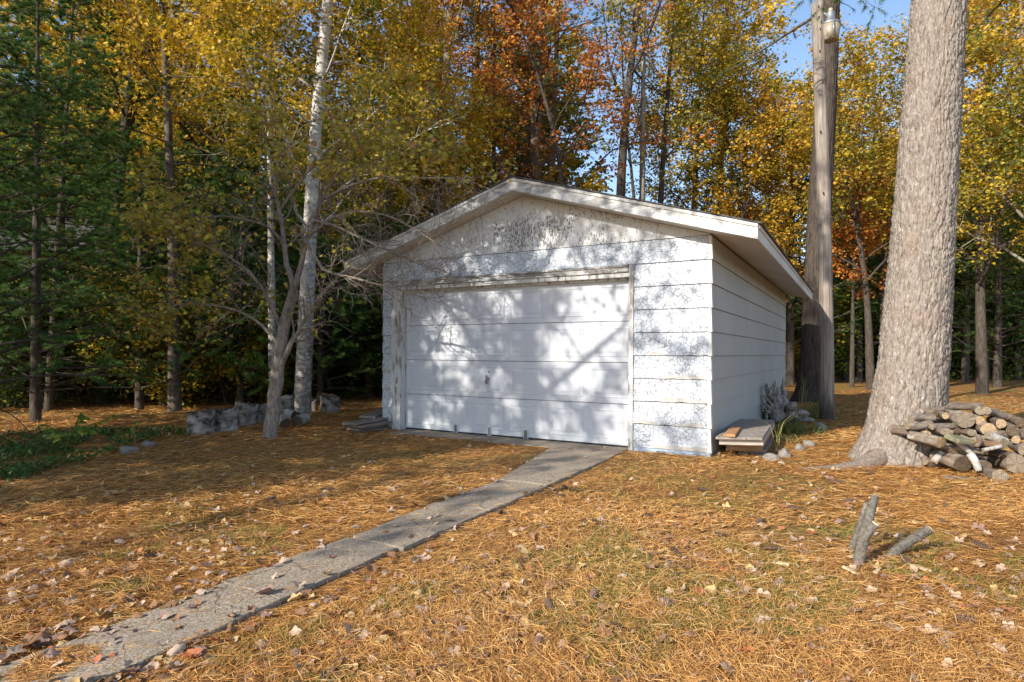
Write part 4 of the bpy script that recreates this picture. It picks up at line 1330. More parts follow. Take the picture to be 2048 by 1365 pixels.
for x, y in us:
    w_ = 0 if r.random() < 0.68 else 1
    src = (sg_, so_)[w_]
    c = src if first[w_] else copy_tree(src)
    first[w_] = False
    s = (0.75 + 0.5 * r.random()) * (1.0 if y < 20 else 1.25)
    c.location = (x, y, float(gh(x, y)) - 0.05); c.rotation_euler = (0, 0, r.random() * 6.28); c.scale = (s * 1.1, s * 1.1, s)
    pxs_ = 1024 + x * FPX / y
    zone = 'at the far left of the photo' if pxs_ < 260 else ('behind the white stumps' if pxs_ < 620 else ('between the birch and the garage' if pxs_ < 1024 else ('behind the garage' if pxs_ < 1560 else ('across the lawn behind the pole' if pxs_ < 1780 else 'across the lawn at the right edge'))))
    dep = 'in the front row' if y < 17 else ('in the middle rows' if y < 25 else 'in the back row')
    tag(c, ('dark green' if w_ == 0 else 'olive') + ' understory shrub ' + zone + ' ' + dep)

# trees outside the frame on the sunny side: their shade falls on the garage front and the lawn
OG = 'trees to the left of the lawn'
def side_d(x, y, H, seed, label, leafm=L_YELLOW, **kw):
    return decid('maple_tree', label, [Vector((x, y, -0.05)), Vector((x + 0.2, y, H * 0.5)), Vector((x + 0.1, y + 0.2, H))], [0.17, 0.12, 0.03], B_GREY, leafm, seed, OG, **kw)
side_d(-6.35, 2.45, 11.0, 401, 'yellow maple left of the lawn outside the photo', t0=0.45, n1=20, L1=3.0, n2=8, n3=5, k=8, size=0.10)
side_d(-9.9, 1.7, 12.0, 402, 'tall yellow maple left of the lawn outside the photo', L_GOLD, t0=0.30, n1=20, L1=3.2, n2=8, n3=5, k=12, size=0.11)
for x, y, rz, s, lab in (
                         (-13.0, 3.5, 4.4, 2.0, 'tall pine left of the maples'), 
                         (-7.35, 2.55, 1.9, 0.95, 'bushy pine standing left of the lawn below the maple'), (-9.5, 0.5, 4.0, 1.15, 'bushy pine left of the lawn behind the camera side maple'), (-10.8, 2.6, 0.3, 1.6, 'tall pine between the maples and the young pines'), (-8.6, 4.0, 2.2, 1.3, 'pine nearest the left edge of the lawn'),
                         (-16.5, 10.5, 2.6, 2.1, 'tall pine far left behind the stand')):
    c = copy_tree(pr1); c.location = (x, y, -0.08); c.rotation_euler = (0, 0, rz); c.scale = (s, s, s)
    tag(c, lab, 'tree', OG)
# ------------------------------------------------------------------ wood pile at the foot of the big pine
def m_end(name, c0, c1, crack=(0.07, 0.05, 0.04), moss=None):
    t = NT(name)
    o = t.co()
    sx = t.n('SeparateXYZ'); t.L(o, sx.inputs[0])
    rr = t.math('SQRT', t.math('ADD', t.math('MULTIPLY', sx.outputs[0], sx.outputs[0]), t.math('MULTIPLY', sx.outputs[1], sx.outputs[1])))
    w = t.math('ADD', t.math('MULTIPLY', rr, 420.0), t.math('MULTIPLY', t.noise(t.co((18, 18, 18)), 1.0, 4), 9.0))
    ring = t.math('ADD', t.math('MULTIPLY', t.math('SINE', w), 0.35), 0.5)
    n = t.noise(t.co((25, 25, 25)), 1.0, 4)
    c = t.ramp(t.math('ADD', t.math('MULTIPLY', ring, 0.5), t.math('MULTIPLY', n, 0.5)), [(0.25, c0), (0.75, c1)])
    ang = t.math('ARCTAN2', sx.outputs[1], sx.outputs[0])
    cr = t.math('ABSOLUTE', t.math('SINE', t.math('ADD', t.math('MULTIPLY', ang, 2.5), t.math('MULTIPLY', t.noise(t.co((7, 7, 7)), 1.0, 2), 2.6))))
    cm = t.math('SUBTRACT', 1.0, t.step(cr, 0.02, 0.09))
    c = t.mix(t.math('MULTIPLY', cm, 0.75), c, crack)
    if moss:
        c = t.mix(t.math('MULTIPLY', t.step(t.noise(t.co((14, 14, 14)), 1.0, 4), 0.52, 0.68), 0.5), c, moss)
    return t.finish(c, 0.9, t.bump(t.math('SUBTRACT', ring, cm), 0.4, 0.004), 0.15)
E_GREY = m_end('weathered_grey_cut_end', (0.12, 0.095, 0.07), (0.36, 0.285, 0.205), moss=(0.22, 0.205, 0.11))
E_TAN = m_end('tan_cut_end', (0.24, 0.165, 0.095), (0.50, 0.36, 0.22))
E_DARK = m_end('dark_old_cut_end', (0.045, 0.032, 0.022), (0.19, 0.135, 0.09))
E_PALE = m_end('fresh_pale_cut_end', (0.55, 0.40, 0.24), (0.78, 0.62, 0.42), crack=(0.4, 0.27, 0.15))
B_LOG = bark_mat('greyish_log_bark', (0.10, 0.078, 0.06), (0.34, 0.275, 0.215), (15, 15, 9), 0.7, lichen=(0.26, 0.26, 0.15), extra=(0.44, 0.40, 0.35))
B_LOG2 = bark_mat('brown_log_bark', (0.075, 0.055, 0.042), (0.28, 0.215, 0.165), (17, 17, 9), 0.7, extra=(0.35, 0.31, 0.27))
B_LOGW = bark_mat('white_birch_log_bark', (0.22, 0.19, 0.16), (0.54, 0.51, 0.47), (8, 8, 26), 0.5, extra=(0.12, 0.10, 0.085))

def log(name, label, cat, group, c, axis, r0, L, bark, endm, seed, bend=0.0, squash=1.0, both=True, S=18, knots=0, taper=0.94):
    """c: centre of the near cut face; axis points from it into the log"""
    r = np.random.default_rng(seed)
    ax = Vector(axis).normalized()
    o = bpy.data.objects.new(name, None)
    N = 9
    s = np.linspace(0, L, N)
    bx = bend * L * np.sin(np.pi * s / L) ; by = 0.4 * bend * L * np.sin(1.7 * np.pi * s / L)
    th = np.linspace(0, 2 * np.pi, S, endpoint=False)
    lob = 1 + 0.045 * np.sin(2 * th + r.random() * 6) + 0.035 * np.sin(3 * th + r.random() * 6) + 0.02 * np.sin(5 * th + r.random() * 6)
    rad = r0 * lob[None, :] * np.linspace(1, taper, N)[:, None] * (1 + 0.028 * r.standard_normal((N, S)))
    for _ in range(knots):
        i, j = r.integers(1, N - 1), r.integers(0, S)
        rad[i, j] *= 1.18; rad[i, (j + 1) % S] *= 1.1
    V = np.stack([bx[:, None] + rad * np.cos(th), by[:, None] + rad * np.sin(th) * squash, s[:, None] + 0 * rad], -1)
    V[0, :, 2] += r.normal(0, 0.004, S) + 0.05 * r0 * np.cos(th + 1)
    i = np.arange(N - 1)[:, None] * S; j = np.arange(S)[None, :]; j2 = (j + 1) % S
    F = np.stack([i + j, i + j2, i + S + j2, i + S + j], -1).reshape(-1, 4)
    mb = MB().add(V.reshape(-1, 3), F)
    body = mb.build(name, bark, None, True)
    q = ax.to_track_quat('Z', 'Y')
    body.rotation_mode = 'QUATERNION'
    body.rotation_quaternion = q
    body.location = c
    tag(body, label, cat, group)
    for k, e in ((0, 0), (N - 1, 1)):
        if e and not both: continue
        m = MB()
        ring = V[k]
        cc = ring.mean(0)
        inner = cc + (ring - cc) * 0.55
        dz = 0.002 * (1 if e else -1)
        inner[:, 2] += dz; cc = cc + np.array([0, 0, dz * 1.2])
        VV = np.concatenate([ring, inner, cc[None]])
        jj = np.arange(S); kk = (jj + 1) % S
        if e == 0:
            m.add(VV, np.stack([kk, jj, S + jj, S + kk], 1)); m.add(VV, np.stack([S + kk, S + jj, np.full(S, 2 * S)], 1))
        else:
            m.add(VV, np.stack([jj, kk, S + kk, S + jj], 1)); m.add(VV, np.stack([S + jj, S + kk, np.full(S, 2 * S)], 1))
        m.build('cut_end', endm, body, False)
    return body

LG = 'logs of the wood pile by the big pine'
def pl(px, py, rpx, Z, label, axis=(0.1, 1, 0), L=0.42, bark=B_LOG, endm=E_GREY, **kw):
    seed = int(px * 7 + py)
    return log('log', label, 'log', LG, P(px, py, Z), axis, rpx * Z / FPX, L, bark, endm, seed, **kw)
def side(xa, ya, xb, yb, rpx, Z, label, dz=0.0, bark=B_LOG, endm=E_GREY, **kw):
    a, b = P(xa, ya, Z), P(xb, yb, Z + dz)
    return log('log', label, 'log', LG, a, b - a, rpx * Z / FPX, (b - a).length, bark, endm, int(xa * 5 + ya), **kw)

# cut faces towards the camera
pl(1932, 840, 17, 6.35, 'largest round log atop the pile with a radial crack in its end')
pl(1959, 842, 9.5, 6.36, 'small tan log right of the largest top log', endm=E_TAN, axis=(0.3, 1, 0.05))
pl(1961, 822, 9, 6.45, 'dark ended log on the very top right of the pile', axis=(0.75, 1, -0.12), L=0.5, bark=B_LOG, bend=0.05)
pl(1977, 859, 13, 6.25, 'round tan ended log with star cracks below the top logs', endm=E_TAN, axis=(0.35, 1, 0))
pl(2008, 888, 12.5, 6.08, 'oval grey log end in the middle of the right half of the pile', axis=(-0.3, 1, 0.05), squash=0.82)
pl(2033, 928, 19, 6.1, 'big greenish ringed log end at the lower right edge of the photo', axis=(0.2, 1, 0))
pl(1852, 871, 9.5, 6.35, 'tan ended log at the left of the pile against the trunk', endm=E_TAN, axis=(0.15, 1, 0.03), bark=B_LOG2)
pl(1829, 864, 9.5, 6.42, 'brown log at the far left of the pile beside the trunk', endm=E_DARK, axis=(-0.35, 1, 0), bark=B_LOG2, L=0.25)
pl(1891, 832, 6.5, 6.35, 'small bright tan log end near the top left of the pile', endm=E_TAN, axis=(0.4, 1, 0))
pl(1871, 828, 6.5, 6.45, 'small dark grey log end above the sideways logs', endm=E_DARK)
pl(1894, 865, 12, 6.22, 'mossy green and brown log end left of centre in the pile', axis=(0.25, 1, 0), squash=0.62)
pl(1944, 866, 9, 6.3, 'flat grey log end under the largest top log', squash=0.7, bark=B_LOG2)
pl(2002, 848, 9, 6.4, 'tan and brown log end behind the right of the pile', endm=E_TAN, bark=B_LOG2, axis=(0.5, 1, 0))
pl(2026, 862, 11, 6.35, 'brown log at the right side of the pile with a rough end', endm=E_DARK, bark=B_LOG2, axis=(0.6, 1, 0))
pl(2032, 880, 7.5, 6.2, 'small tan log end close to the right edge of the photo', endm=E_TAN, axis=(0.9, 1, 0))
pl(2044, 846, 10, 6.5, 'brown log end cut by the right edge at the top of the pile', endm=E_DARK, bark=B_LOG2, axis=(0.5, 1, 0))
pl(1926, 928, 20, 6.12, 'dark rotten half log low in the pile with orange litter on it', endm=E_DARK, bark=B_LOG2, axis=(-0.15, 1, 0.12), squash=0.82, L=0.3)
pl(1969, 936, 13, 6.12, 'dark log end right of the white bark at the foot of the pile', endm=E_DARK, bark=B_LOG2, axis=(0.5, 1, 0.08), L=0.35)
pl(2000, 953, 15, 5.78, 'low grey stump at the front of the pile', endm=E_GREY, bark=B_LOG2, axis=(0.3, 1, -0.1), squash=0.8, L=0.25)
pl(1882, 885, 15, 6.1, 'split tan wedge of wood in the middle of the pile', endm=E_TAN, axis=(-0.4, 1, 0.1), squash=0.75, L=0.3)
pl(1856, 893, 10, 6.5, 'greyish log end low on the left of the pile', axis=(0.2, 1, 0), squash=0.7)
pl(1975, 905, 8, 6.05, 'tan log lying in the orange litter of the pile', endm=E_TAN, axis=(-1.2, 1, 0.1), squash=0.7)
pl(2050, 900, 11, 6.1, 'grey log end at the right edge in the middle of the pile', axis=(0.5, 1, 0))
pl(2070, 870, 12, 6.3, 'log just beyond the right edge of the photo', axis=(0.4, 1, 0))
pl(2080, 915, 15, 6.1, 'thick log just beyond the right edge low in the pile', axis=(0.4, 1, 0))
pl(2015, 912, 10, 6.15, 'brown log end between the oval and the ringed logs', endm=E_DARK, bark=B_LOG2)
pl(1940, 890, 11, 6.22, 'dark log end under the flat mossy slab', endm=E_DARK, bark=B_LOG2)
pl(1910, 900, 10, 6.2, 'dark log end behind the split wedge', endm=E_DARK, bark=B_LOG2)
pl(1990, 878, 9, 6.3, 'brown log end behind the tan star cracked one', endm=E_DARK, bark=B_LOG2)
pl(1915, 858, 10, 6.42, 'brown log end left below the largest top log', endm=E_DARK, bark=B_LOG2)
# lying across
side(1822, 837, 1866, 835, 8, 6.42, 'thick log lying sideways against the trunk at the top left', dz=0.05, bend=0.05)
side(1813, 851, 1860, 850, 8.5, 6.38, 'pale grey bent log lying sideways below the top left one', dz=0.05, bend=-0.09, bark=B_LOG)
side(1862, 854, 1905, 852, 6.5, 6.34, 'short grey log lying sideways in the middle left', dz=0.1)
side(1868, 835, 1918, 828, 8, 6.5, 'log lying behind the small bright tan end', dz=0.1, bark=B_LOG2)
side(1882, 816, 1962, 812, 8, 6.72, 'long knotty log along the back of the top row', bark=B_LOG2, bend=0.04, knots=3)
side(1972, 822, 2015, 834, 9, 6.6, 'grey log sloping down on the right of the top row', dz=0.15, bend=0.05)
side(1845, 822, 1885, 818, 6, 6.6, 'thin log lying on the top left of the pile', bark=B_LOG2)
side(1990, 868, 2048, 872, 8, 6.45, 'brown log lying sideways at the right of the pile', bark=B_LOG2)
side(1975, 870, 2010, 884, 9, 6.15, 'white flaked log lying below the star cracked end', bark=B_LOGW)
side(1952, 893, 1958, 870, 5, 6.0, 'curved brown stick standing up in the middle of the pile', bark=B_LOG2, bend=-0.2)
side(1940, 905, 1902, 874, 5, 6.08, 'white birch stick slanting beside the mossy slab', bark=B_LOGW)
side(1868, 924, 1885, 906, 7, 6.3, 'pale split birch piece leaning at the lower left of the pile', bark=B_LOGW, endm=E_PALE)
side(1850, 922, 1876, 930, 8, 6.42, 'dark log at the lowest left of the pile', bark=B_LOG2)
side(1966, 901, 2002, 893, 4, 6.0, 'thin pale split stick in front of the oval log end', bark=B_LOGW)
side(1890, 957, 1965, 963, 6, 5.86, 'grey stick half buried in litter in front of the pile', bark=B_LOG2)
# flat pieces
def board(name, label, cat, group, c, size, rot, mat, bev=0.004, seed=1):
    a, b, h = size
    m = MB().box(-a / 2, a / 2, -b / 2, b / 2, -h / 2, h / 2)
    o = m.build(name, mat)
    o.location = c; o.rotation_euler = rot
    bevel(o, bev)
    return tag(o, label, cat, group)
def m_oldwood(name, c0, c1, vs=(3, 40, 40), lich=None):
    t = NT(name)
    n = t.noise(t.co(vs), 1.0, 6, 0.6, dist=0.3)
    c = t.ramp(n, [(0.3, c0), (0.7, c1)])
    if lich:
        c = t.mix(t.step(t.noise(t.co((12, 12, 12)), 1.0, 4), 0.5, 0.65), c, lich)
    return t.finish(c, 0.92, t.bump(n, 0.6, 0.006), 0.15)
W_GREY = m_oldwood('grey_weathered_wood', (0.10, 0.085, 0.07), (0.34, 0.295, 0.25))
W_MOSS = m_oldwood('mossy_old_wood', (0.10, 0.09, 0.06), (0.30, 0.27, 0.19), lich=(0.22, 0.24, 0.10))
W_BROWN = m_oldwood('brown_scrap_wood', (0.13, 0.075, 0.04), (0.38, 0.24, 0.14))
board('wood_slab', 'flat mossy slab of wood in the middle of the log pile', 'wood slab', None, P(1918, 880, 6.05), (0.22, 0.16, 0.05), (0.25, 0.15, 0.3), W_MOSS, 0.012)
board('wood_slab', 'brown split board lying left of the oval log end', 'wood slab', None, P(1975, 887, 6.1), (0.22, 0.12, 0.035), (0.1, 0.05, 0.1), W_BROWN)
m = MB()
pts, rr = path([P(1940, 908, 6.04), P(1950, 922, 6.0), P(1958, 942, 5.98)], [0.05, 0.055, 0.04], 9)
o = P(1950, 922, 5.88)
pts = pts - np.array(tuple(o))
m.tubes(pts, rr * np.array([0.7] * 9), 12, cap=True, rough=0.08)
bk = m.build('bark_piece', bark_mat('chalk_white_bark', (0.30, 0.28, 0.25), (0.56, 0.53, 0.49), (9, 9, 9), 0.5), None, True)
bk.location = o
tag(bk, 'curl of bright white birch bark on the dark rotten half log', 'bark')

# ------------------------------------------------------------------ cut branches lying in the foreground
B_ALDER = bark_mat('speckled_grey_branch_bark', (0.06, 0.052, 0.043), (0.25, 0.22, 0.18), (45, 45, 60), 0.8, extra=(0.30, 0.28, 0.24))
def stick(label, segs, Sx=14):
    """segs: list of (points, radii, cut at both ends?); first is the main stem"""
    o0 = Vector(segs[0][0][0])
    m = MB(); ends = []
    for pts, rs, cuts in segs:
        a, b = path([Vector(p) for p in pts], rs, 9)
        a = a - np.array(tuple(o0))
        m.tubes(a, b, Sx, rough=0.03)
        for e in cuts:
            ends.append((a[0][e], a[0][e] - a[0][1 if e == 0 else -2], b[0][e]))
    o = m.build('cut_branch', B_ALDER, None, True)
    o.location = o0
    tag(o, label, 'branch', 'cut branches on the lawn')
    for c, d, rr in ends:
        d = Vector(d).normalized()
        e = MB()
        th = np.linspace(0, 2 * np.pi, 14, endpoint=False)
        V = np.c_[rr * 1.04 * np.cos(th), rr * 1.04 * np.sin(th), np.zeros(14)]
        V = np.concatenate([V, V * 0.8 + np.array([0, 0, rr * 0.35]), [[0, 0, rr * 0.4]]])
        jj = np.arange(14); kk = (jj + 1) % 14
        e.add(V, np.stack([jj, kk, 14 + kk, 14 + jj], 1)); e.add(V, np.stack([14 + jj, 14 + kk, np.full(14, 28)], 1))
        q = e.build('cut_end', E_PALE, o)
        q.location = Vector(c) - d * 0.001
        q.rotation_mode = 'QUATERNION'; q.rotation_quaternion = d.to_track_quat('Z', 'Y')
    return o
b0 = G(1714, 1134)
stick('forked cut branch standing slanted with a short sawn side stub', [
    ([b0 + Vector((0, 0, -0.02)), P(1722, 1098, 3.45), P(1733, 1050, 3.5), P(1742, 1018, 3.54), P(1750, 993, 3.58)], [0.033, 0.030, 0.028, 0.026, 0.020], (-1,)),
    ([P(1731, 1072, 3.47), P(1741, 1060, 3.46), P(1751, 1048, 3.45)], [0.026, 0.024, 0.021], (-1,))])
b1 = G(1701, 1108)
stick('thinner cut branch leaning behind the forked one with a pale sawn foot', [
    ([b1 + Vector((0, 0, 0.015)), P(1710, 1080, 3.66), P(1722, 1043, 3.68), P(1734, 1006, 3.66)], [0.019, 0.02, 0.018, 0.014], (0,))])
b2 = G(1766, 1122)
stick('single cut branch slanting up to the right with a pale sawn tip', [
    ([b2 + Vector((0, 0, -0.01)), P(1790, 1102, 3.58), P(1825, 1079, 3.6), P(1857, 1060, 3.62)], [0.02, 0.027, 0.028, 0.026], (-1,))])
# what props the last one up
MBs = MB()

# ------------------------------------------------------------------ boards stacked against the side wall
BG = 'boards stacked beside the garage'
A_ = G(1436, 893); B_ = G(1528, 896)
def quadslab(name, label, cat, grp, corners, z0, z1, mat):
    c = sum(corners, Vector()) / 4
    m = MB().hexa([(p.x - c.x, p.y - c.y, z0) for p in corners], [(p.x - c.x, p.y - c.y, z1) for p in corners])
    o = m.build(name, mat); o.location = (c.x, c.y, 0)
    bevel(o, 0.006)
    return tag(o, label, cat, grp)
def atz(px, py, z):
    return G(px, py, z)
top = [atz(1431, 874, 0.265), atz(1525, 876, 0.265), atz(1549, 840, 0.265), atz(1478, 838, 0.265)]
M_LID = m_oldwood('rough_grey_lid_wood', (0.17, 0.14, 0.115), (0.42, 0.365, 0.31), (30, 5, 30))
quadslab('board', 'rough grey lid lying on top of the stack beside the garage wall', 'board', BG, top, 0.235, 0.265, M_LID)
c = sum(top, Vector()) / 4
def shrink(f, off=(0, 0)):
    return [c + (p - c) * f + Vector((off[0], off[1], 0)) for p in top]
quadslab('board', 'pale painted edge board under the grey lid', 'board', BG, shrink(0.95, (0.02, 0)), 0.168, 0.2335, m_oldwood('pale_board_edge', (0.32, 0.27, 0.23), (0.58, 0.52, 0.46), (4, 30, 30)))
quadslab('board', 'dark shaded board lower in the stack beside the garage', 'board', BG, shrink(0.80, (0.05, 0.03)), 0.075, 0.1665, W_BROWN)
quadslab('board', 'bottom board of the stack resting in the grass', 'board', BG, shrink(0.62, (0.10, -0.02)), 0.0, 0.0735, W_GREY)
bc = [atz(1446, 870, 0.29), atz(1471, 871, 0.29), atz(1481, 856, 0.29), atz(1462, 855, 0.29)]
quadslab('brick', 'rust coloured flat block on the grey lid', 'block', None, bc, 0.2675, 0.30, plain('rusty_brown_block', (0.42, 0.22, 0.10), 0.85))
# leaning board on the right of the stack
board('board', 'dark plank leaning on the right end of the stack', 'board', BG, G(1545, 885) + Vector((0.02, 0.25, 0.10)), (0.02, 0.75, 0.20), (0.0, 0.5, -0.45), W_GREY)

# planks left of the garage
PG = 'old planks left of the garage'
for i, (x0, y0, x1, y1, z, lab) in enumerate(((700, 846, 764, 834, 0.16, 'topmost grey plank of the low stack left of the garage'), (712, 851, 766, 842, 0.115, 'second grey plank of the stack left of the garage'),
                                 (704, 856, 768, 846, 0.07, 'third plank of the stack left of the garage'), (716, 860, 770, 852, 0.025, 'lowest plank of the stack left of the garage'),
                                 (728, 832, 762, 818, 0.20, 'longer plank behind the stack left of the garage'))):
    a, b_ = G(x0, y0 + 3, z), G(x1, y1 + 3, z)
    d = b_ - a
    o = board('plank', lab, 'plank', PG, (a + b_) / 2 + Vector((0.05, 0.12, 0)), (d.length + 0.25, 0.24, 0.036), (0.02 * (i - 2), 0, math.atan2(d.y, d.x) + 0.06 * (i % 3 - 1)), W_GREY)

# ------------------------------------------------------------------ stumps and birch chunks in a row on the left
SG = 'white stumps and chunks along the left woods'
def m_stump():
    t = NT('chalky_rotten_birch')
    n = t.noise(t.co((6, 6, 9)), 1.0, 5, 0.6, dist=0.5)
    c = t.ramp(n, [(0.38, (0.045, 0.038, 0.03)), (0.48, (0.20, 0.18, 0.155)), (0.66, (0.44, 0.42, 0.39))])
    f = t.noise(t.co((10, 10, 60)), 1.0, 3)
    c = t.mix(t.math('MULTIPLY', t.step(f, 0.56, 0.66), 0.6), c, (0.14, 0.12, 0.10))
    return t.finish(c, 0.9, t.bump(n, 0.35, 0.012), 0.15)
M_STUMP = m_stump()
def stump(px, pb, wpx, hpx, label, seed, lean=0.0):
    r = np.random.default_rng(seed)
    g = G(px, pb)
    R = wpx / 2 * g.y / FPX; H = hpx * g.y / FPX
    S, N = 28, 12
    th = np.linspace(0, 2 * np.pi, S, endpoint=False)
    lob = 1 + 0.10 * np.sin(2 * th + r.random() * 6) + 0.07 * np.sin(5 * th + r.random() * 6)
    s = np.linspace(-0.04, H, N)
    rad = R * lob[None] * (1 + 0.14 * np.exp(-(s + .04) / 0.06))[:, None] * (1 + 0.02 * r.standard_normal((N, S)))
    V = np.stack([rad * np.cos(th) + lean * s[:, None], rad * np.sin(th), s[:, None] + 0 * rad], -1)
    V[-1, :, 2] += 0.018 * r.standard_normal(S) + 0.05 * np.sin(th + r.random() * 6) - 0.03
    i = np.arange(N - 1)[:, None] * S; j = np.arange(S)[None]; j2 = (j + 1) % S
    m = MB().add(V.reshape(-1, 3), np.stack([i + j, i + j2, i + S + j2, i + S + j], -1).reshape(-1, 4))
    o = m.build('stump', M_STUMP, None, True); o.location = (g.x, g.y + R, 0)
    tag(o, label, 'stump', SG)
    ring = V[-1]; cc = ring.mean(0)
    inn = cc + (ring - cc) * 0.5; inn[:, 2] -= 0.04 + 0.02 * r.random(S)
    VV = np.concatenate([ring, inn, (cc - np.array([0, 0, 0.05]))[None]])
    jj = np.arange(S); kk = (jj + 1) % S
    m = MB().add(VV, np.stack([jj, kk, S + kk, S + jj], 1)).add(VV, np.stack([S + jj, S + kk, np.full(S, 2 * S)], 1))
    m.build('cut_end', E_DARK, o)
    return o
stump(387, 869, 56, 46, 'broad mottled stump at the left end of the stump row', 1)
stump(441, 864, 44, 46, 'pale bluish white stump second from the left', 2)
stump(481, 852, 40, 46, 'blotched black and white stump third from the left', 3, 0.1)
stump(517, 846, 32, 38, 'small dark stump left of the bare tree', 4)
stump(566, 838, 30, 46, 'grey stump seen between the bare tree and the birch', 5, 0.05)
stump(655, 825, 38, 34, 'grey stump to the right of the birch', 6, -0.05)
stump(622, 822, 20, 22, 'small low stump at the right foot of the birch', 7)
def chunk(px, py, rpx, Lm, ax, label, seed):
    g = G(px, py)
    return log('birch_chunk', label, 'log', SG, g + Vector((0, 0, rpx * g.y / FPX * 0.8)), ax, rpx * g.y / FPX, Lm, B_LOGW, E_DARK, seed)
chunk(570, 856, 11, 0.28, (-0.6, 0.5, 0.25), 'white birch chunk lying right of the bare tree', 11)
chunk(594, 853, 12, 0.25, (0.25, 1, 0.1), 'white birch chunk with a dark end in front of the birch', 12)
chunk(588, 838, 9, 0.22, (-1, 0.3, 0.3), 'smaller birch chunk on top of the lying chunks', 13)
chunk(599, 835, 7, 0.15, (0.3, 0.6, 0.8), 'torn pale chip of birch against the birch foot', 14)

# ------------------------------------------------------------------ driftwood root, rocks
M_DRIFT = m_oldwood('silver_driftwood', (0.07, 0.062, 0.055), (0.46, 0.43, 0.395), (22, 22, 12))
r = np.random.default_rng(8)
DZ = 10.6
dw = empty('driftwood_root', G(1560, 838))
tag(dw, 'twisted silver driftwood root leaning on the side wall of the garage', 'driftwood')
o = np.array(tuple(dw.location))
m = MB()
dl = [([(1560, 838), (1556, 815), (1553, 790), (1550, 762)], [0.13, 0.10, 0.06, 0.012]), ([(1562, 838), (1566, 808), (1567, 780), (1566, 756)], [0.12, 0.08, 0.045, 0.01]),
      ([(1556, 838), (1544, 822), (1534, 812), (1526, 808)], [0.10, 0.07, 0.04, 0.01]), ([(1552, 836), (1542, 815), (1536, 790), (1533, 768)], [0.10, 0.075, 0.05, 0.02]),
      ([(1560, 836), (1540, 828), (1532, 822), (1524, 822)], [0.08, 0.05, 0.035, 0.01]), ([(1566, 838), (1576, 822), (1584, 812), (1590, 806)], [0.12, 0.10, 0.07, 0.02]),
      ([(1570, 838), (1590, 830), (1604, 826), (1616, 828)], [0.11, 0.09, 0.07, 0.03]), ([(1568, 840), (1592, 838), (1612, 838), (1630, 842)], [0.08, 0.07, 0.05, 0.02]),
      ([(1560, 830), (1572, 812), (1575, 800), (1574, 786)], [0.08, 0.05, 0.03, 0.008]), ([(1548, 830), (1546, 805), (1541, 782), (1546, 770)], [0.06, 0.05, 0.035, 0.01])]
for q, rr in dl:
    a, b_ = path([P(x, y, DZ + r.normal(0, 0.07) - 0.35 * (x > 1580)) for x, y in q], rr, 12, 0.012, r)
    m.tubes(a - o, b_, 9, rough=0.10)
m.build('root_mass', M_DRIFT, dw, True)
for k in range(14):
    x0 = r.uniform(1532, 1560); y0 = r.uniform(780, 825)
    a, b_ = path([P(x0, y0, DZ - 0.08), P(x0 + r.normal(0, 8), y0 - r.uniform(2, 12), DZ - 0.12), P(x0 + r.normal(0, 14), y0 + r.normal(-8, 10), DZ - 0.1)], [0.022, 0.015, 0.004], 7)
    m2 = MB().tubes(a - o, b_, 6, rough=0.1).build('rootlet', M_DRIFT, dw, True)

def m_rock():
    t = NT('field_stone')
    n = t.noise(t.co((9, 9, 9)), 1.0, 6)
    c = t.ramp(n, [(0.3, (0.15, 0.135, 0.12)), (0.7, (0.36, 0.33, 0.29))])
    c = t.mix(t.step(t.noise(t.co((40, 40, 40)), 1.0, 3), 0.56, 0.68), c, (0.15, 0.14, 0.13))
    return t.finish(c, 0.85, t.bump(n, 0.5, 0.01), 0.25)
M_ROCK = m_rock()
def rock(px, py, wpx, hpx, label, seed):
    r = np.random.default_rng(seed)
    g = G(px, py)
    s = g.y / FPX
    me = bpy.data.meshes.new('rock')
    import bmesh
    bm = bmesh.new()
    bmesh.ops.create_icosphere(bm, subdivisions=3, radius=1.0)
    k = [r.normal(0, 1, 3) for _ in range(7)]
    for v in bm.verts:
        d = 1 + sum(0.10 * math.sin(2.2 * float(np.dot(q, v.co)) + i) for i, q in enumerate(k)) * 0.7
        d += 0.05 * math.sin(7 * v.co.x + 5 * v.co.y + k[0][0]) * math.sin(6 * v.co.z + 8 * v.co.x + k[1][0]) + r.normal(0, 0.012)
        v.co *= d
    for f in bm.faces: f.smooth = True
    bm.to_mesh(me); bm.free()
    me.materials.append(M_ROCK)
    o = bpy.data.objects.new('rock', me); col.objects.link(o)
    o.scale = (wpx * s / 2, wpx * s / 2.3, hpx * s * 0.62)
    o.location = (g.x, g.y + wpx * s / 3, hpx * s * 0.12)
    o.rotation_euler = (0, 0, r.random() * 6)
    return tag(o, label, 'rock', 'stones around the bed by the pole')
rock(1546, 922, 38, 16, 'flat pale stone sunk in the litter nearest the garage corner', 21)
rock(1572, 916, 27, 22, 'pale rounded stone second from the garage corner', 22)
rock(1602, 902, 20, 18, 'small whitish stone third along the bed edge', 23)
rock(1622, 893, 24, 16, 'grey stone half hidden in litter near the pole', 24)
rock(1645, 860, 25, 22, 'grey boulder at the foot of the wooden pole', 25)
rock(290, 893, 26, 14, 'grey stone at the edge of the left plant bed', 26)
rock(250, 905, 34, 14, 'flat grey stone in the left plant bed', 27)

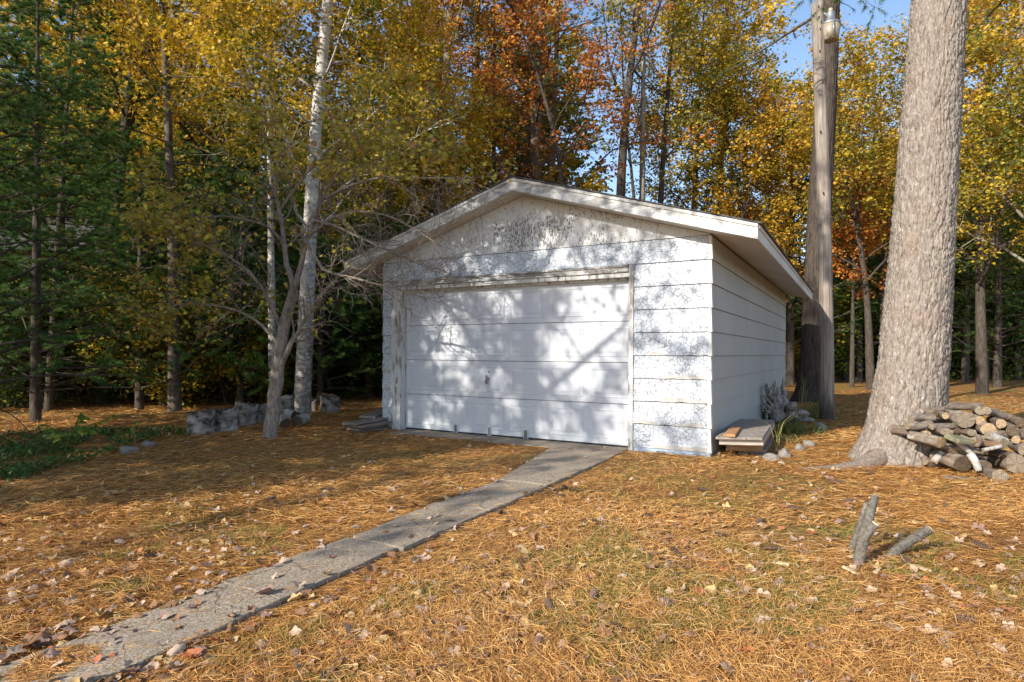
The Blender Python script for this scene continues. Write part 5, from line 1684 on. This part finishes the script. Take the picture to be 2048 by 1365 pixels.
# ------------------------------------------------------------------ plants
M_BLADE = leaf_mat('green_grass_blade', [(0, (0.03, 0.07, 0.015)), (0.5, (0.075, 0.14, 0.03)), (0.85, (0.20, 0.24, 0.06)), (1, (0.45, 0.38, 0.16))], trans=0.25)
M_PLANT = leaf_mat('bright_green_plant_leaf', [(0, (0.07, 0.15, 0.025)), (0.6, (0.15, 0.26, 0.04)), (1, (0.34, 0.38, 0.06))], trans=0.35)
def blades(r, mb, C, h, w, v, lean=0.35, az=None):
    n = len(C)
    a = r.random(n) * 6.283 if az is None else az
    d = np.stack([np.cos(a), np.sin(a), np.zeros(n)], 1)
    s = np.stack([-np.sin(a + 1.2), np.cos(a + 1.2), np.zeros(n)], 1) * (w / 2)
    hh = (h * (0.6 + 0.8 * r.random(n)))[:, None]
    ln = lean * (0.3 + 1.2 * r.random(n))[:, None] * hh
    up = np.array([0, 0, 1.0])
    p1 = C + d * ln * 0.3 + up * hh * 0.6
    p2 = C + d * ln + up * hh * np.clip(1.0 - 0.35 * (ln / hh) ** 2, 0.3, 1)
    V = np.stack([C - s, C + s, p1 + s * 0.8, p1 - s * 0.8, p2], 1)
    b = np.arange(n)[:, None] * 5
    mb.add(V.reshape(-1, 3), b + np.array([[0, 1, 2, 3]]), 0, v)
    mb.F.append(b + np.array([[3, 2, 4]]) + (mb.n - 5 * n)); mb.M.append(np.zeros(n, dtype=np.int32)); mb.A.append(np.broadcast_to(v, (n,)) if np.ndim(v) else np.full(n, v))
r = np.random.default_rng(51)
def clump(px, py, n, h, w, rad, label, name='grass_clump', v0=0.45, lean=0.6, cat='plant'):
    g = G(px, py)
    m = MB()
    C = np.c_[r.normal(0, rad, n), r.normal(0, rad, n), np.zeros(n)]
    blades(r, m, C, h, w, np.clip(r.normal(v0, 0.2, n), 0, 1), lean)
    o = m.build(name, M_BLADE, None, False); o.location = g
    return tag(o, label, cat, 'plants of the bed by the pole')
clump(1600, 868, 90, 0.22, 0.012, 0.16, 'low strap leaved clump in the middle of the bed', lean=1.3)
clump(1565, 868, 60, 0.20, 0.012, 0.11, 'strap leaved clump by the stacked boards', lean=1.0)
clump(1632, 838, 110, 0.24, 0.009, 0.13, 'bushy grass clump left of the pole foot', lean=0.6)
clump(1645, 822, 60, 0.28, 0.010, 0.12, 'tall grass tuft between the pole and the dark pine', lean=0.7)
clump(1604, 806, 12, 0.75, 0.008, 0.08, 'tall thin straw stems before the dark pine', v0=0.95, lean=0.35)
clump(1582, 885, 30, 0.14, 0.008, 0.10, 'yellowing strap leaves at the front of the bed', v0=0.8, lean=1.5)
clump(1552, 902, 6, 0.42, 0.006, 0.02, 'single dry straw stalk leaning by the boards', v0=1.0, lean=0.5)
clump(1511, 848, 8, 0.20, 0.035, 0.04, 'broad green leaves against the foundation', v0=0.3, lean=0.2)
clump(1526, 845, 8, 0.24, 0.035, 0.04, 'broad green leaves beside the driftwood', v0=0.3, lean=0.2)

# leafy sapling on the left with large leaves one by one
sg = G(130, 905)
sap = empty('leafy_sapling', sg)
tag(sap, 'bright green leafy sapling at the edge of the left woods', 'plant')
stems = [([(130, 905), (136, 880), (146, 862), (160, 846), (172, 834)], 0), ([(146, 862), (168, 856), (190, 848), (212, 838), (228, 832)], .03), ([(138, 876), (120, 866), (104, 856), (88, 848)], -.05), ([(150, 858), (150, 848), (158, 838), (166, 828)], .1), ([(143, 868), (130, 872), (118, 874), (112, 870)], -.1), ([(150, 860), (170, 862), (190, 862)], -.1)]
m = MB(); oo = np.array(tuple(sg))
def broad_leaf():
    m = MB()
    V = [(0, 0, 0), (0.25, -0.22, 0.03), (0.6, -0.24, 0.02), (1, 0, -0.10), (0.6, 0.24, 0.02), (0.25, 0.22, 0.03), (0.3, 0, -0.02), (0.65, 0, -0.045)]
    m.add(V, [(0, 1, 6), (0, 6, 5), (3, 7, 2), (3, 4, 7)], 0, 0.5)
    m.add(V, [(1, 2, 7, 6), (6, 7, 4, 5)], 0, 0.55)
    return m
lm = [broad_leaf() for _ in range(3)]
lme = []
for k, q in enumerate(lm):
    q.A = [a * 0 + (0.25, 0.55, 0.95)[k] for a in q.A]
    lme.append(q.mesh('leaf', M_PLANT))
for pts, dz in stems:
    a, b_ = path([P(x, y, sg.y + dz) for x, y in pts], [0.008, 0.006, 0.003], 8)
    m.tubes(a - oo, b_, 6)
    A = a[0]
    for k in range(11):
        t = 0.25 + 0.75 * k / 10
        p = A[0] + 0
        i = t * 7; i0 = min(int(i), 6)
        p = A[i0] * (1 - (i - i0)) + A[i0 + 1] * (i - i0) - oo
        d = A[i0 + 1] - A[i0]
        l = bpy.data.objects.new('leaf', lme[int(r.integers(0, 3))]); col.objects.link(l); l.parent = sap
        l.location = p
        az = math.atan2(d[1], d[0]) + (0.9 if k % 2 else -0.9) + r.normal(0, 0.25)
        s = 0.10 * r.uniform(0.7, 1.25)
        l.scale = (s, s * 1.15, s)
        l.rotation_euler = (r.normal(-0.35, 0.35), r.normal(0.2, 0.25), az)
m.build('stem', M_PLANT, sap, True)
# a small withered shoot with a few leaves
wg = G(270, 888)
ws = empty('withered_shoot', wg); tag(ws, 'small yellowish shoot with a pale stem right of the green sapling', 'plant')
m = MB(); oo = np.array(tuple(wg))
a, b_ = path([P(270, 888, wg.y), P(269, 865, wg.y), P(272, 845, wg.y)], [0.010, 0.008, 0.004], 7)
m.tubes(a - oo, b_, 6)
m.build('stem', B_TWIG, ws, True)
for k in range(9):
    l = bpy.data.objects.new('leaf', lme[2]); col.objects.link(l); l.parent = ws
    t = 0.5 + 0.5 * k / 8
    l.location = tuple(a[0][int(t * 6)] - oo); s = 0.08 * r.uniform(0.7, 1.2)
    l.scale = (s, s, s); l.rotation_euler = (r.normal(0, 0.4), r.normal(0.5, 0.3), r.random() * 6.28)

# ------------------------------------------------------------------ neighbouring cabins far behind
M_CEDAR = m_oldwood('orange_brown_cedar', (0.20, 0.09, 0.035), (0.44, 0.22, 0.09), (1.2, 1.2, 18))
M_RED = m_oldwood('dull_red_brown_wall', (0.12, 0.045, 0.03), (0.26, 0.11, 0.07), (2, 2, 12))
def cabin(name, label, c, rz, w, d, h, rise, wm, rm, rows):
    o = empty(name, c, rz); tag(o, label, 'cabin')
    m = MB()
    hh = h / rows
    for k in range(rows):
        z = hh * k
        m = MB()
        m.box(-w / 2 - 0.01, w / 2 + 0.01, -d / 2 - 0.022, -d / 2, z + 0.004, z + hh)
        m.build('wall_board', wm, o)
    MB().box(-w / 2, w / 2, -d / 2, d / 2, -0.2, h).build('wall', wm, o)
    m = MB()
    m.prism([(-d / 2 - 0.4, h - 0.1), (0, h + rise), (0, h + rise + 0.1), (-d / 2 - 0.4, h)], 'x', -w / 2 - 0.3, w / 2 + 0.3)
    m.prism([(0, h + rise), (d / 2 + 0.4, h - 0.1), (d / 2 + 0.4, h), (0, h + rise + 0.1)], 'x', -w / 2 - 0.3, w / 2 + 0.3)
    m.build('roof', rm, o)
    for x in (-w / 4, w / 4):
        f = MB().box(x - 0.5, x + 0.5, -d / 2 - 0.06, -d / 2 - 0.0225, 1.0, 2.0).build('window', M_EAVE, o)
        MB().box(x - 0.42, x + 0.42, -d / 2 - 0.066, -d / 2 - 0.061, 1.08, 1.92).build('pane', M_DARK, f)
    return o
cabin('cedar_cabin', 'orange brown cedar cabin glimpsed through the left pines', (-16.0, 21.5, -0.1), 0.15, 9, 6, 4.4, 1.8, M_CEDAR, M_SHINGLE, 22)
cabin('red_cabin', 'low dull red shed across the lawn behind the pole', (24.5, 40.0, 0.0), -0.2, 9, 5, 2.2, 1.0, M_RED, M_SHINGLE, 8)
# ------------------------------------------------------------------ ground litter
def in_view(x, y, pad=0.05):
    return (np.abs(x) < y * (0.845 + pad) + 0.2)

M_NEEDLE = leaf_mat('fallen_pine_needles', [(0.0, (0.12, 0.05, 0.02)), (0.3, (0.38, 0.165, 0.045)), (0.55, (0.66, 0.345, 0.10)), (0.82, (0.77, 0.46, 0.165)), (1.0, (0.80, 0.61, 0.33))], trans=0.12, rough=0.6)
r = np.random.default_rng(90)
def clumpy(x, y, s, seed):
    q = np.random.default_rng(seed)
    v = np.zeros_like(x)
    for k in range(7):
        a = q.random() * 6.28; f = s * (0.5 + 1.5 * q.random())
        v += np.sin(f * (np.cos(a) * x + np.sin(a) * y) + q.random() * 6.28)
    return v / 7 * 2
def scatter(n, y0, y1, pw=1.0, x0=None, x1=None):
    """points over the visible ground, thinning with distance"""
    u = r.random(n)
    y = (y0 ** (1 - pw) + u * (y1 ** (1 - pw) - y0 ** (1 - pw))) ** (1 / (1 - pw)) if pw != 1 else y0 * (y1 / y0) ** u
    x = (r.random(n) * 2 - 1) * (y * 0.86 + 0.25)
    return x, y
DK = G(118, 1335)
def litter(n, y0, y1, ln, w, lift, pw, keepwalk=0.03):
    x, y = scatter(n, y0, y1, pw)
    ow = on_walk(x, y, 0.035 - 0.05 * clumpy(x, y, 5.0, 71))
    dk = np.hypot(x - DK.x, y - DK.y) < 0.11 + 0.05 * clumpy(x, y, 9.0, 72)
    ow = ow & ~dk
    near_walk = on_walk(x, y, 0.22)
    thin = clumpy(x, y, 1.5, 3) > -0.75
    keep = ~in_garage(x, y, 0.0) & (~ow | (r.random(n) < keepwalk)) & (thin | (r.random(n) < 0.45))
    x, y, ow, near_walk = x[keep], y[keep], ow[keep], near_walk[keep]
    n = len(x)
    dirf = clumpy(x, y, 0.8, 5) * 1.6
    az = dirf + r.normal(0, 0.9, n)
    tilt = r.normal(0.05, 0.16, n) + 0.35 * (r.random(n) < 0.08)
    L = ln * (0.55 + 0.7 * r.random(n))
    z = gh(x, y) + np.where(ow, 0.022, np.where(near_walk, 0.5, 1.0) * (0.003 + lift * r.random(n) ** 1.5))
    z = np.where(on_walk(x, y, 0.0), np.maximum(z, 0.027), z)
    tilt = np.where(ow, 0.0, np.where(near_walk, tilt * 0.5, tilt))
    d = np.stack([np.cos(az) * np.cos(tilt), np.sin(az) * np.cos(tilt), np.sin(tilt)], 1)
    s = np.stack([-np.sin(az), np.cos(az), r.normal(0, 0.5, n)], 1); s = unit(s) * (w / 2)
    c = np.stack([x, y, z], 1)
    bend = np.stack([-np.sin(az), np.cos(az), 0 * az], 1) * (r.normal(0, 0.16, n) * L)[:, None]
    a = c - d * (L / 2)[:, None]; b = c + d * (L / 2)[:, None]
    mid = c + bend; mid[:, 2] += 0.004
    a[:, 2] = np.maximum(a[:, 2], gh(x, y) + 0.002); b[:, 2] = np.maximum(b[:, 2], gh(x, y) + 0.002)
    V = np.stack([a - s * 0.6, a + s * 0.6, mid + s, mid - s, b], 1)
    base = np.arange(n)[:, None] * 5
    tone = np.clip(0.50 + 0.10 * clumpy(x, y, 1.1, 8) - 0.10 * np.maximum(clumpy(x, y, 3.1, 9), 0) + r.normal(0, 0.2, n), 0, 1)
    return V.reshape(-1, 3), base, tone, n
m = MB()
for args in ((90000, 1.95, 4.2, 0.105, 0.0026, 0.034, 2.2), (75000, 4.2, 8.2, 0.12, 0.0045, 0.034, 2.2), (45000, 8.2, 20, 0.15, 0.010, 0.025, 2.2)):
    V, base, tone, n = litter(*args)
    n0 = m.n
    m.add(V, base + np.array([[0, 1, 2, 3]]), 0, tone)
    m.F.append(base + np.array([[3, 2, 4]]) + n0); m.M.append(np.zeros(n, dtype=np.int32)); m.A.append(tone)
tag(m.build('pine_needle_litter', M_NEEDLE), kind='stuff')

# short grass showing through, denser by the walk, the door and on the left bed
M_GRASS = leaf_mat('short_lawn_grass', [(0, (0.07, 0.12, 0.02)), (0.5, (0.19, 0.22, 0.045)), (0.85, (0.38, 0.33, 0.09)), (1, (0.52, 0.40, 0.17))], trans=0.25)
m = MB()
x, y = scatter(150000, 1.95, 12, 2.1)
g = clumpy(x, y, 2.3, 21) + 0.8 * clumpy(x, y, 6.5, 22)
edge = on_walk(x, y, 0.10) & ~on_walk(x, y, 0.0)
u, v_ = to_garage(x, y)
door_zone = (v_ < -0.35) & (v_ > -1.3) & (u > 0.6) & (u < 4.9)
rf = np.clip((x - 0.2) / 2.5, 0, 1) * np.clip((5.5 - y) / 2.0, 0, 1)
keep = ((g > 0.62 - 0.85 * rf) | (edge & (g > 0.35)) | (door_zone & (g > 0.35))) & ~on_walk(x, y, 0.015) & ~in_garage(x, y)
x, y = x[keep], y[keep]
z = gh(x, y)
blades(r, m, np.stack([x, y, z], 1), np.where(on_walk(x, y, 0.2), 0.018, 0.038), 0.0032, np.clip(r.normal(0.5, 0.25, len(x)), 0, 1), 0.9)
# moss-green tufts in a row along the front
tag(m.build('grass', M_GRASS), kind='stuff')

# green ground cover and long grass of the left bed
m = MB()
n = 16000
x = r.uniform(-7.2, -2.6, n); y = r.uniform(4.6, 9.2, n)
px = 1024 + x * FPX / y; py = 706 + HC * FPX / y
lim = np.interp(px, [-60, 0, 60, 130, 220, 300, 420], [1010, 985, 968, 940, 905, 884, 870])
d = lim - py + 12 * clumpy(x, y, 3, 31)
keep = (d > 0) & (d < 110) & (px < 400) & (r.random(n) < np.clip(1.2 - d / 110, 0.1, 1)) & (r.random(n) < np.clip((420 - px) / 260, 0.12, 1)) & (clumpy(x, y, 4.5, 33) > -0.35)
C = np.stack([x, y, gh(x, y)], 1)[keep]
C[:, 2] += 0.02 + 0.09 * r.random(len(C))
leaves(r, m, C, 0.05, droop=0.1, v=np.clip(r.normal(0.45, 0.2, len(C)), 0, 1), wide=0.4)
C2 = np.stack([x, y, gh(x, y)], 1)[keep][::3]
blades(r, m, C2, 0.16, 0.006, np.clip(r.normal(0.4, 0.22, len(C2)), 0, 1), 0.9)
tag(m.build('ground_cover', M_BLADE), kind='stuff')

# ------------------------------------------------------------------ fallen leaves
def dry(name, c0, c1):
    t = NT(name)
    oi = t.n('ObjectInfo')
    n = t.noise(t.co((6, 6, 6)), 1.0, 4)
    f = t.math('ADD', t.math('MULTIPLY', n, 0.6), t.math('MULTIPLY', oi.outputs['Random'], 0.4))
    c = t.ramp(f, [(0.25, c0), (0.7, c1)])
    return t.finish(c, 0.75, t.bump(n, 0.4, 0.01), 0.2, 0.0, 0.12)
DRY = [('pale pinkish tan', dry('pinkish_tan_dry_leaf', (0.23, 0.155, 0.105), (0.50, 0.37, 0.275))), ('brown', dry('brown_dry_leaf', (0.11, 0.055, 0.03), (0.30, 0.16, 0.085))),
       ('yellow tan', dry('yellow_tan_dry_leaf', (0.34, 0.21, 0.08), (0.56, 0.39, 0.18))), ('purplish', dry('purplish_dry_leaf', (0.13, 0.075, 0.06), (0.30, 0.195, 0.16))),
       ('rusty red', dry('rusty_red_dry_leaf', (0.24, 0.07, 0.04), (0.46, 0.17, 0.08)))]
def leaf_shape(seed):
    q = np.random.default_rng(seed)
    n = 20
    th = np.linspace(0, 2 * np.pi, n, endpoint=False)
    if seed % 3 == 2:   # plain oval leaf
        rad = 0.30 / np.sqrt((np.cos(th) / 1.45) ** 2 + (np.sin(th) / 0.85) ** 2) * (1 + 0.05 * q.standard_normal(n))
    else:
        rad = 0.30 + 0.16 * np.abs(np.cos(2.5 * th)) ** 1.5 + 0.06 * np.cos(th) + 0.03 * q.standard_normal(n)
    x, y = rad * np.cos(th), rad * np.sin(th)
    a = q.random() * 3.14; k1 = q.uniform(1.2, 3.2); k2 = q.uniform(-1.4, 1.4)
    def zf(x, y):
        p = np.cos(a) * x + np.sin(a) * y; s = -np.sin(a) * x + np.cos(a) * y
        return k1 * p * p + k2 * s * s + 0.22 * np.sin(9 * p + 3) * s
    X = np.concatenate([x, x * 0.5, [0]]); Y = np.concatenate([y, y * 0.5, [0]])
    Z = zf(X, Y) + 0.03 * q.standard_normal(len(X))
    Z -= Z.min()
    Z = 0.34 * np.tanh(Z / 0.34)
    V = np.stack([X, Y, Z], 1)
    i = np.arange(n); j = (i + 1) % n
    F4 = np.stack([i, j, n + j, n + i], 1); F3 = np.stack([n + i, n + j, np.full(n, 2 * n)], 1)
    return V, F4, F3
shapes = [leaf_shape(k) for k in range(9)]
lmesh = []
for V, F4, F3 in shapes:
    mb = MB().add(V, F4)
    mb.F.append(F3); mb.M.append(np.zeros(len(F3), dtype=np.int32)); mb.A.append(np.full(len(F3), 0.5))
    lmesh.append(mb.mesh('fallen_leaf', DRY[0][1], True))
NL = 4200
x, y = scatter(NL, 2.0, 12.5, 2.05)
ok = ~in_garage(x, y, 0.05) & ~(np.hypot(x - 4.1, y - 6.5) < 0.75)
ow = on_walk(x, y)
ok &= (~on_walk(x, y, -0.03)) | (r.random(NL) < 0.22)
dens = clumpy(x, y, 1.3, 61)
ok &= r.random(NL) < np.clip(0.62 + 0.40 * dens + 0.25 * (x < -0.5), 0.12, 1)
x, y, ow = x[ok], y[ok], ow[ok]
od = np.argsort(y)
x, y, ow = x[od], y[od], ow[od]
kind = r.choice(5, len(x), p=[0.36, 0.28, 0.15, 0.15, 0.06])
shape = r.integers(0, 9, len(x))
size = r.uniform(0.035, 0.074, len(x)) * np.where(r.random(len(x)) < 0.10, 1.35, 1.0)
rots = np.stack([r.normal(0, 0.26, len(x)), r.normal(0, 0.26, len(x)), r.random(len(x)) * 6.28], 1)
flip = r.random(len(x)) < 0.4
FLG = 'fallen leaves on the lawn and the walk'
mbs = [MB() for _ in DRY]
for i in range(len(x)):
    z = float(gh(x[i], y[i])) + (0.027 if ow[i] else 0.014)
    s = size[i]
    if i < 298:
        o = bpy.data.objects.new('fallen_leaf', lmesh[shape[i]]); col.objects.link(o)
        o.location = (x[i], y[i], z + (0.25 * s if flip[i] else 0)); o.rotation_euler = (rots[i, 0] + (math.pi if flip[i] else 0), rots[i, 1], rots[i, 2])
        o.scale = (s, s, s)
        o.material_slots[0].link = 'OBJECT'
        o.material_slots[0].material = DRY[kind[i]][1]
        u, v_ = to_garage(x[i], y[i])
        place = 'on the concrete walk' if ow[i] else ('on the needles left of the walk' if u < np.interp(-v_, -np.array(jy), lx) else 'on the needles right of the walk')
        far = 'close to the camera' if y[i] < 2.9 else ('in the near lawn' if y[i] < 3.7 else 'farther up the lawn')
        tag(o, f'{DRY[kind[i]][0]} curled leaf {place} {far}', 'leaf', FLG)
    else:
        R = Matrix.Rotation(rots[i, 2], 3, 'Z') @ Matrix.Rotation(rots[i, 1], 3, 'Y') @ Matrix.Rotation(rots[i, 0] + (math.pi if flip[i] else 0), 3, 'X')
        V, F4, F3 = shapes[shape[i]]
        VV = (V * s) @ np.array(R).T + np.array([x[i], y[i], z + (0.25 * s if flip[i] else 0)])
        mb = mbs[kind[i]]
        n0 = mb.n
        mb.add(VV, F4)
        mb.F.append(F3 + n0); mb.M.append(np.zeros(len(F3), dtype=np.int32)); mb.A.append(np.full(len(F3), 0.5))
allm = MB()
for k, mb in enumerate(mbs):
    n0 = allm.n
    if not mb.V: continue
    allm.V += mb.V
    allm.F += [f + n0 for f in mb.F]
    allm.M += [q * 0 + k for q in mb.M]
    allm.A += mb.A
    allm.n += mb.n
tag(allm.build('far_fallen_leaves', [d[1] for d in DRY], None, True), kind='stuff')

# ------------------------------------------------------------------ pine cones
M_CONE = plain('brown_cone_scales', (0.16, 0.10, 0.07), 0.85, var=0.4, scale=30)
def cone_mesh():
    m = MB()
    n = 64
    for k in range(n):
        t = (k + 0.5) / n
        a = k * 2.39996
        L = 0.5 - t
        rr = 0.17 * math.sin(math.pi * min(max(t * 0.93 + 0.07, 0), 1)) ** 0.7
        d = np.array([0.35 if t < 0.6 else 0.5, math.cos(a), math.sin(a)]); d /= np.linalg.norm(d)
        s = np.array([0, -math.sin(a), math.cos(a)])
        b = np.array([-L, 0, 0]) * 1.0
        tip = b + d * (rr + 0.03)
        w = 0.055
        m.add([b - s * w * 0.4, b + s * w * 0.4, tip + s * w, tip - s * w], [(0, 1, 2, 3)])
        m.add([tip - s * w, tip + s * w, tip + np.array([0.03, 0, 0]) - d * 0.02], [(0, 1, 2)])
    a, b = path([Vector((-0.5, 0, 0)), Vector((0, 0, 0)), Vector((0.5, 0, 0))], [0.05, 0.09, 0.03], 5)
    m.tubes(a, b, 6, cap=True)
    return m.mesh('pine_cone', M_CONE)
cm = cone_mesh()
CG = 'pine cones scattered on the lawn'
cones = [(1520, 1050), (1700, 1008), (1440, 1075), (1890, 1017), (1885, 1050), (1545, 1105), (1040, 1128), (1098, 1222), (905, 1030), (712, 1082), (1188, 1200), (800, 1050), (1240, 1270), (1590, 1025), (1350, 1110), (1810, 1130), (1672, 970), (1735, 950), (1290, 1040), (655, 985), (760, 968), (1020, 1050), (1075, 1300), (1930, 1250), (540, 1005), (300, 1120), (1180, 1050), (1405, 985), (1960, 1100), (1130, 980)]
for i, (px, py) in enumerate(cones):
    g = G(px, py)
    if on_walk(np.array([g.x]), np.array([g.y]))[0]:
        g.x += 0.35
    o = bpy.data.objects.new('pine_cone', cm); col.objects.link(o)
    s = r.uniform(0.085, 0.125)
    o.scale = (s, s, s); o.location = (g.x, g.y, s * 0.17 + 0.008)
    o.rotation_euler = (r.random() * 6, r.normal(0, 0.12), r.random() * 6.28)
    where = 'near the cut branches' if 1480 < px and 1000 < py else ('left of the walk' if px < 720 or (px < 960 and py < 1010) else ('close to the big pine' if px > 1480 else 'in the middle of the lawn'))
    tag(o, f'open brown pine cone lying {where}', 'pine cone', CG)
# pale wood chips round the cut branches
M_CHIP = plain('fresh_wood_chip', (0.62, 0.47, 0.29), 0.8)
for i, (px, py, a) in enumerate(((1840, 1145, -0.5), (1748, 1142, 1.2), (1755, 1150, 0.8), (1700, 1150, 2.0), (1560, 1135, -0.7), (1712, 1120, 0.2))):
    g = G(px, py)
    m = MB().hexa([(-.05, -.012, 0), (.05, -.008, 0), (.045, .010, 0), (-.05, .012, 0)], [(-.045, -.010, .008), (.05, -.006, .014), (.04, .008, .012), (-.045, .010, .006)])
    o = m.build('wood_chip', M_CHIP); o.location = (g.x, g.y, 0.02); o.rotation_euler = (0.2, r.normal(0, 0.2), a)
    tag(o, ('long pale wood chip right of the leaning branch', 'pale wood chip in front of the forked branch', 'second pale chip beside the forked branch foot', 'short wood chip left of the forked branch', 'pale splinter lying far left of the cut branches', 'wood chip touching the thin branch foot')[i], 'wood chip', 'wood chips by the cut branches')
